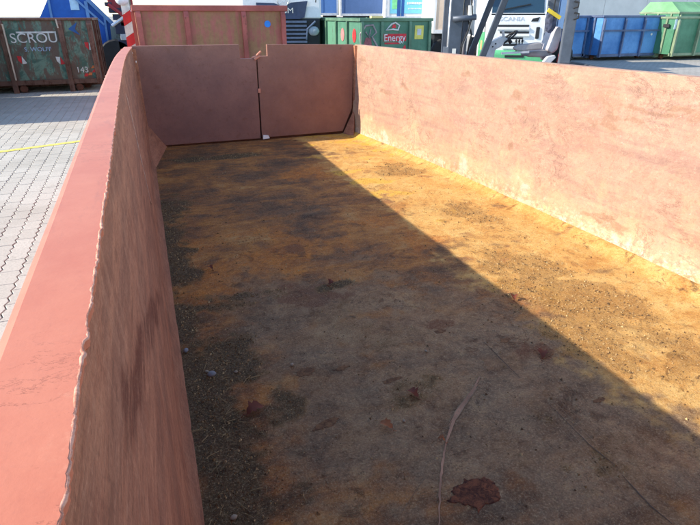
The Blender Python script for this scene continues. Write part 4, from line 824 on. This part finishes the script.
M_LGR = paint('lorry_green', (88,170,118), amt=.03, var=.1); zb_ = LQ(512, 50)[1]
MB().prism([(-.12,.32),(1.0,.32),(1.0,zb_-.002),(-.06,zb_-.002),(-.12,zb_-.08)], xa-.06, xb+.06, 'x').build('bumper', M_LGR, lr, bevel=.04)
q0 = LQ(504, 56); q1 = LQ(523, 56); MB().box(q0[0], q1[0], -.135, -.121, q0[1]-.03, q0[1]+.03).build('bumper_slot', M_BLK, lr)
MB().box(xa-.035, xa-.002, .10, 1.2, .60, 1.28).build('side_skirt', M_LGR, lr); MB().box(xa-.045, xa-.036, .30, .62, .80, 1.05).build('label_plate', plain('plate_orange', (222,170,120), .6), lr)
for x_ in (xa+.02, xb-.30):
    for y_ in (1.2, 4.6): wheel_at(lr, x_, y_)
MB().box(xa+.1, xb-.1, 2.1, 7.4, 1.05, 3.3).build('cargo_box', M_WH, lr, bevel=.03); MB().box(xa+.6, xb-.6, 1.0, 7.3, .55, 1.04).build('frame', M_BLK, lr)
for sd, x_ in ((-1, xa), (1, xb)):
    MB().box(x_+sd*.10-.09, x_+sd*.10+.09, .0, .10, 2.1, 2.7).build('mirror', M_BLK, lr, bevel=.02); MB().tube([(x_+sd*.10,.05,2.7),(x_-sd*.05,.3,2.8)], .015, 6).build('mirror_arm', M_BLK, lr)
# dark-fronted lorry beside the red container
MD = 17.0; mo = onfwd(282.5, 30, MD); mo[2] = 0; RZM = -R(14)
mn = thing('lorry', 'white lorry with black grille and TGM badge beside the faded red container', 'lorry', tuple(mo), RZM)
mx_ = np.array([math.cos(RZM), math.sin(RZM), 0]); my_ = np.array([-math.sin(RZM), math.cos(RZM), 0])
def MQ(u, v): d = ray(u, v); k = ((mo-CAM) @ my_)/(d @ my_); p = CAM + d*k; return float((p-mo) @ mx_), float(p[2])
MB().prism([(0.02,1.62),(1.9,1.62),(1.9,3.2),(.4,3.2),(.06,2.35)], -1.15, 1.15, 'x').build('cab', M_WH, mn, bevel=.05)
pt = [MQ(u,v) for u, v in ((256,2.5),(274,3),(280,5.5),(286,5.5),(291,2.5),(307.5,1),(304.5,17.5),(300,19),(258,19))]
M_NAVY = plain('navy_panel', (44,58,88), .35); MB().prism(pt, -.03, .02, 'y').build('grille_panel', M_NAVY, mn)
q = MQ(283, 1.0); bd = MB().tube([(q[0]+.16*math.cos(i*math.pi/10), -.035, q[1]+.14*math.sin(i*math.pi/10)) for i in range(20)], .018, 6, True).build('emblem', M_CH, mn, smooth=True)
MB().tube([(q[0]-.09,-.035,q[1]-.08),(q[0]-.02,-.035,q[1]+.0),(q[0]+.02,-.035,q[1]-.05),(q[0]+.09,-.035,q[1]+.06)], .012, 6).build('emblem_mark', M_CH, mn)
q = MQ(281.5, 10.8); text_mesh('TGM', .20, M_WHT, 'lettering', mn, (q[0]+.09, -.036, q[1]), FRONT, sx=1.25)
MB().prism([(.0,.35),(1.5,.35),(1.5,1.619),(.0,1.619)], -1.12, 1.12, 'x').build('lower_front', M_BLK, mn, bevel=.04)
for i, v in enumerate((22, 26, 30, 34, 38, 42)):
    q = MQ(281, v); MB().box(-.75, .72, -.06, -.001, q[1]-.03, q[1]+.03).build('grille_slat', plain('slat_bluegrey', (84,98,122), .4), mn, bevel=.008)
for sd in (-1, 1):
    q = MQ(312, 31); b = MB(); b.blob((sd*.92,-.02,q[1]), .17, .05, .13, 9, 12, 8, .03); b.build('headlamp', plain('lamp_grey', (156,164,172), .25), mn, smooth=True)
    MB().tube([(sd*.70,-.03,1.05),(sd*.74,-.05,1.35),(sd*.98,-.03,1.55)], .03, 8).build('lamp_trim', plain('slat_bluegrey', (84,98,122)), mn)
ws = MB().hexa([(-1.0,.08,2.38),(1.0,.08,2.38),(1.0,.13,2.38),(-1.0,.13,2.38),(-.95,.34,3.05),(.95,.34,3.05),(.95,.40,3.05),(-.95,.40,3.05)]).build('windscreen', M_GLS, mn)
MB().prism([(-.05,.30),(.9,.30),(.9,.75),(-.10,.70)], -1.16, 1.16, 'x').build('bumper', plain('bumper_grey', (140,146,154), .5), mn, bevel=.03)
MB().box(-1.2, 1.2, 2.1, 8, 1.1, 3.4).build('cargo_box', M_WH, mn); MB().box(-.5, .5, 1.6, 8, .6, 1.09).build('frame', M_BLK, mn)
for x_ in (-1.12, .84):
    for y_ in (1.2, 5.5): wheel_at(mn, x_, y_)
q = MQ(305, 2); MB().tube([(1.0,-.02,2.05),(1.05,-.04,2.6)], .015, 6).build('wiper', M_BLK, mn)
# box trailers
def box_trailer(label, u0, u1, vb, y, m, depth, ztop, stripes=(), name='box_trailer'):
    o_ = onfwd(u0, 10, y); o_[2] = 0; Q = lambda u, v: (float((onfwd(u, v, y)-o_) @ RT), 0, float(onfwd(u, v, y)[2]))
    L = Q(u1, 10)[0]; zb_ = Q((u0+u1)/2, vb)[2]
    c = thing(name, label, 'trailer', tuple(o_), -PSI); MB().box(0, L, 0, depth, zb_, ztop).build('cargo_box', m, c, bevel=.02)
    for z_ in (zb_, ztop-.1): MB().box(-.02, L+.02, -.03, -.001, z_, z_+.1).build('side_rail', plain('rail_pale', (190,196,204), .5), c)
    for x_ in (0, L-.06): MB().box(x_-.02 if x_ == 0 else x_, x_+.05 if x_ == 0 else L+.02, -.035, -.031, zb_, ztop).build('corner_post', plain('rail_pale', (190,196,204)), c)
    MB().box(.1, L-.1, .5, depth-.5, .75, zb_-.002).build('frame', M_BLK, c)
    n = 2 if L < 4 else 3
    for k in range(n):
        for y_ in (.05, depth-.33):
            xw = L*(k+.6)/(n+.2); r = .45
            wl = MB().lathe([(r*.55,0),(r*.93,0),(r,.04),(r,.24),(r*.93,.28),(r*.55,.28)], (xw, y_, r), 'y', 20).build('wheel', M_TYRE, c); MB().lathe([(r*.25,-.02),(r*.54,0),(r*.54,.28),(r*.25,.3)], (xw, y_, r), 'y', 16).build('rim', M_LG, wl)
    MB().box(L*.1, L*.9, .2, .24, .55, .62).build('side_guard', M_LG, c)
    for (ua, va, ub, vb2, mm, nm) in stripes:
        p = Q(ua, va); q = Q(ub, vb2); dd = .012 if nm == 'side_print' else .016; MB().box(p[0], q[0], -dd, -.002, min(p[2],q[2]), max(p[2],q[2])).build(nm, mm, c)
    c_lettering = Q; return c, Q
M_SLATE = paint('slate_tarp', (74,104,152), amt=.04, sc=.6, var=.12, rust=(60,80,110)); M_SKYB = paint('blue_tarp', (84,126,184), amt=.04, sc=.6, var=.1, rust=(70,100,140)); M_CYAN = paint('cyan_print', (120,200,222), amt=.03, sc=.7, var=.1, rust=(110,170,190))
box_trailer('slate blue box trailer above the ribbed green container', 340.5, 385, 16, 26.0, M_SLATE, 2.5, 4.2)
box_trailer('lighter blue box trailer beside the slate blue one', 320, 338, 15.5, 26.6, M_SKYB, 2.5, 4.0)
M_NVY2 = plain('stripe_navy', (36,84,150), .6); M_GST = plain('stripe_green', (130,214,150), .6)
tw, TQ = box_trailer('white trailer with cyan side print behind the graffiti container', 386, 432.5, 19, 23.5, M_WH, 2.5, 4.0, [(391,-25,432,13.5,M_CYAN,'side_print'),(393,-25,397,9,M_GST,'broad_stripe'),(398.2,-25,400.2,17.5,M_NVY2,'stripe'),(402.5,-25,403.8,17.5,M_NVY2,'stripe')])
rn = random.Random(8)
for v, h_, u0, u1 in ((3.2,2.2,407,426.5),(8.6,1.0,408,427)):
    u = u0
    while u < u1:
        w = rn.uniform(.9, 2.2)*(1 if h_ > 2 else .7); p = TQ(u, v-h_/2); q = TQ(u+w, v+h_/2+rn.uniform(-.3,.3)); MB().box(p[0], q[0], -.018, -.0122, q[2], p[2]).build('lettering', M_WH, tw); u += w+.5
yb = 20.0; q = onfwd(433, 33.5, yb); q1 = onfwd(447.5, 33.5, yb)
bt = thing('box_lorry', 'beige box lorry tail behind the forklift mast', 'lorry', (q[0], q[1], 0), -PSI); w_ = float((q1-q) @ RT); M_BEI = paint('beige_box', (206,184,164), amt=.04, sc=.8, var=.06)
MB().box(.07, w_-.04, 0, 5, q[2]+.12, 3.6).build('cargo_box', M_BEI, bt); MB().box(0, .069, -.02, 5, q[2], 3.6).build('corner_post', M_WH, bt); MB().box(w_-.039, w_+.03, -.02, 5, q[2], 3.6).build('corner_post', M_WH, bt); MB().box(.0701, w_-.0401, -.03, .3, q[2], q[2]+.119).build('bottom_rail', M_WH, bt)
MB().box(.1, w_-.1, .3, 4.8, .5, q[2]-.002).build('frame', M_BLK, bt)
for x_, y_ in ((.32,.2),(.05,.9)): MB().lathe([(.25,0),(.46,0),(.5,.04),(.5,.24),(.46,.28),(.25,.28)], (x_+.18, y_, .5), 'y', 22).build('wheel', M_TYRE, bt)
pq = onfwd(545, 27, 19.5); pr_ = onfwd(571, 27, 19.5); zq = float(pq[2])
pb = thing('box_lorry', 'pale blue box lorry side between white lorry and blue container', 'lorry', (pq[0], pq[1], 0), -PSI); w_ = float((pr_-pq) @ RT); M_PB = paint('pale_blue_box', (166,190,220), amt=.03, sc=.8, var=.06)
MB().box(0, w_*.44, 0, 2.3, zq, 3.4).build('cargo_panel', M_PB, pb); MB().box(w_*.47, w_, -.03, 2.3, zq-.05, 3.4).build('cargo_panel', M_PB, pb); MB().box(0, w_, .3, 2.1, .6, zq-.052).build('frame', paint('navy_frame', (34,66,128), amt=.05), pb)
for x_ in (w_*.3, w_*.8): MB().lathe([(.22,0),(.42,0),(.45,.04),(.45,.24),(.42,.28),(.22,.28)], (x_, .1, .45), 'y', 20).build('wheel', M_TYRE, pb)
# hook-lift lorry glimpsed left of the red container, and a striped post
hy = 19.0; H = lambda u, v: (ony(u, v, hy)[0]-ony(118,20,hy)[0], ony(u, v, hy)[2])
hk = thing('hook_lift_lorry', 'dark and red hook-lift lorry glimpsed past the tall blue container', 'lorry', (ony(118,20,hy)[0], hy, 0))
M_DKR = paint('dark_red', (140,34,44), amt=.15, sc=2); M_DKN = plain('dark_navy', (40,44,66), .6)
p = H(106,-6); q = H(134,10); MB().box(p[0], q[0], .1, 2.4, q[1], 3.2).build('cab', M_DKR, hk, bevel=.04)
p = H(119,-4); q = H(131,6); MB().box(p[0], q[0], .06, .099, q[1]-.1, 2.9).build('window', M_GLS, hk)
for u0, v0, u1, v1, m in ((104,2,112,6,M_DKN),(108,8,134,13,M_DKN),(112,14,126,20,M_DKN),(120,20,136,26,M_DKR),(114,22,130,34,M_DKN),(120,34,140,40,M_LG),(118,40,140,56,M_DKN)):
    p = H(u0,v0); q = H(u1,v1); rn2 = .02+.03*(u0 % 3); MB().box(p[0], q[0], rn2, 1.6+rn2, q[1], p[1]).build('frame_beam', m, hk, bevel=.01)
for (u0,v0,u1,v1) in ((108,4,132,22),(112,26,134,10)): p = H(u0,v0); q = H(u1,v1); MB().tube([(p[0],-.06,p[1]),(q[0],-.06,q[1])], .05, 8).build('hydraulic_ram', M_DKR if v0 < 10 else M_CH, hk)
for x_ in (-.2, .9): MB().lathe([(.3,0),(.48,0),(.52,.04),(.52,.26),(.48,.3),(.3,.3)], (x_, .05, .52), 'y', 20).build('wheel', M_TYRE, hk)
yp = 13.0; P_ = lambda u, v: ony(u, v, yp); c0 = P_(131.5, 44); c1 = P_(128, 6); px = c0[0]
ps = thing('striped_post', 'red and white striped marker post with a white lamp beside the red container', 'post', (px, yp, 0))
for k in range(10):
    z0 = k*.215; w2 = .085
    MB().hexa([(-w2,0,z0),(w2,0,z0+.10),(w2,.06,z0+.10),(-w2,.06,z0),(-w2,0,z0+.213),(w2,0,z0+.313),(w2,.06,z0+.313),(-w2,.06,z0+.213)]).build('stripe', M_RED if k % 2 else M_WHT, ps)
MB().blob((-.05,.0,c1[2]+.12), .13, .10, .11, 4, 12, 9, .03).build('lamp', plain('lamp_white', (214,222,230), .4), ps, smooth=True); MB().box(-.18,.18,-.12,.16,0,.05).build('base', M_DK, ps)
# warehouse wall on the right
wy = 33.0; w0 = ony(560, 5, wy)[0]; wh_ = thing('warehouse', 'long grey warehouse wall rising behind the blue and green containers', 'building', (w0, wy, 0))
t = NT('grey_render'); o = t.obj(); n1 = t.noise(o, .8, 6, .65); n2 = t.noise(o, 25, 4, .7); M_WALL = t.done(t.mix(t.mul(n2,.25), t.mix(t.ramp(n1,.3,.7), s2l((204,202,198)), s2l((218,216,212))), s2l((176,174,170))), .9, 0, n2, .2, .01, .2)
for k in range(9): MB().box(k*4.0, k*4.0+3.97, 0, .25, 0, 7).build('wall_panel', M_WALL, wh_, bevel=.01)
MB().box(-.05, 36.1, .05, 12, 7.0, 7.3).build('roof', plain('roof_grey', (120,122,124), .7), wh_); MB().box(0, 36, .26, 11.9, 0, 6.98).build('core', M_WALL, wh_)
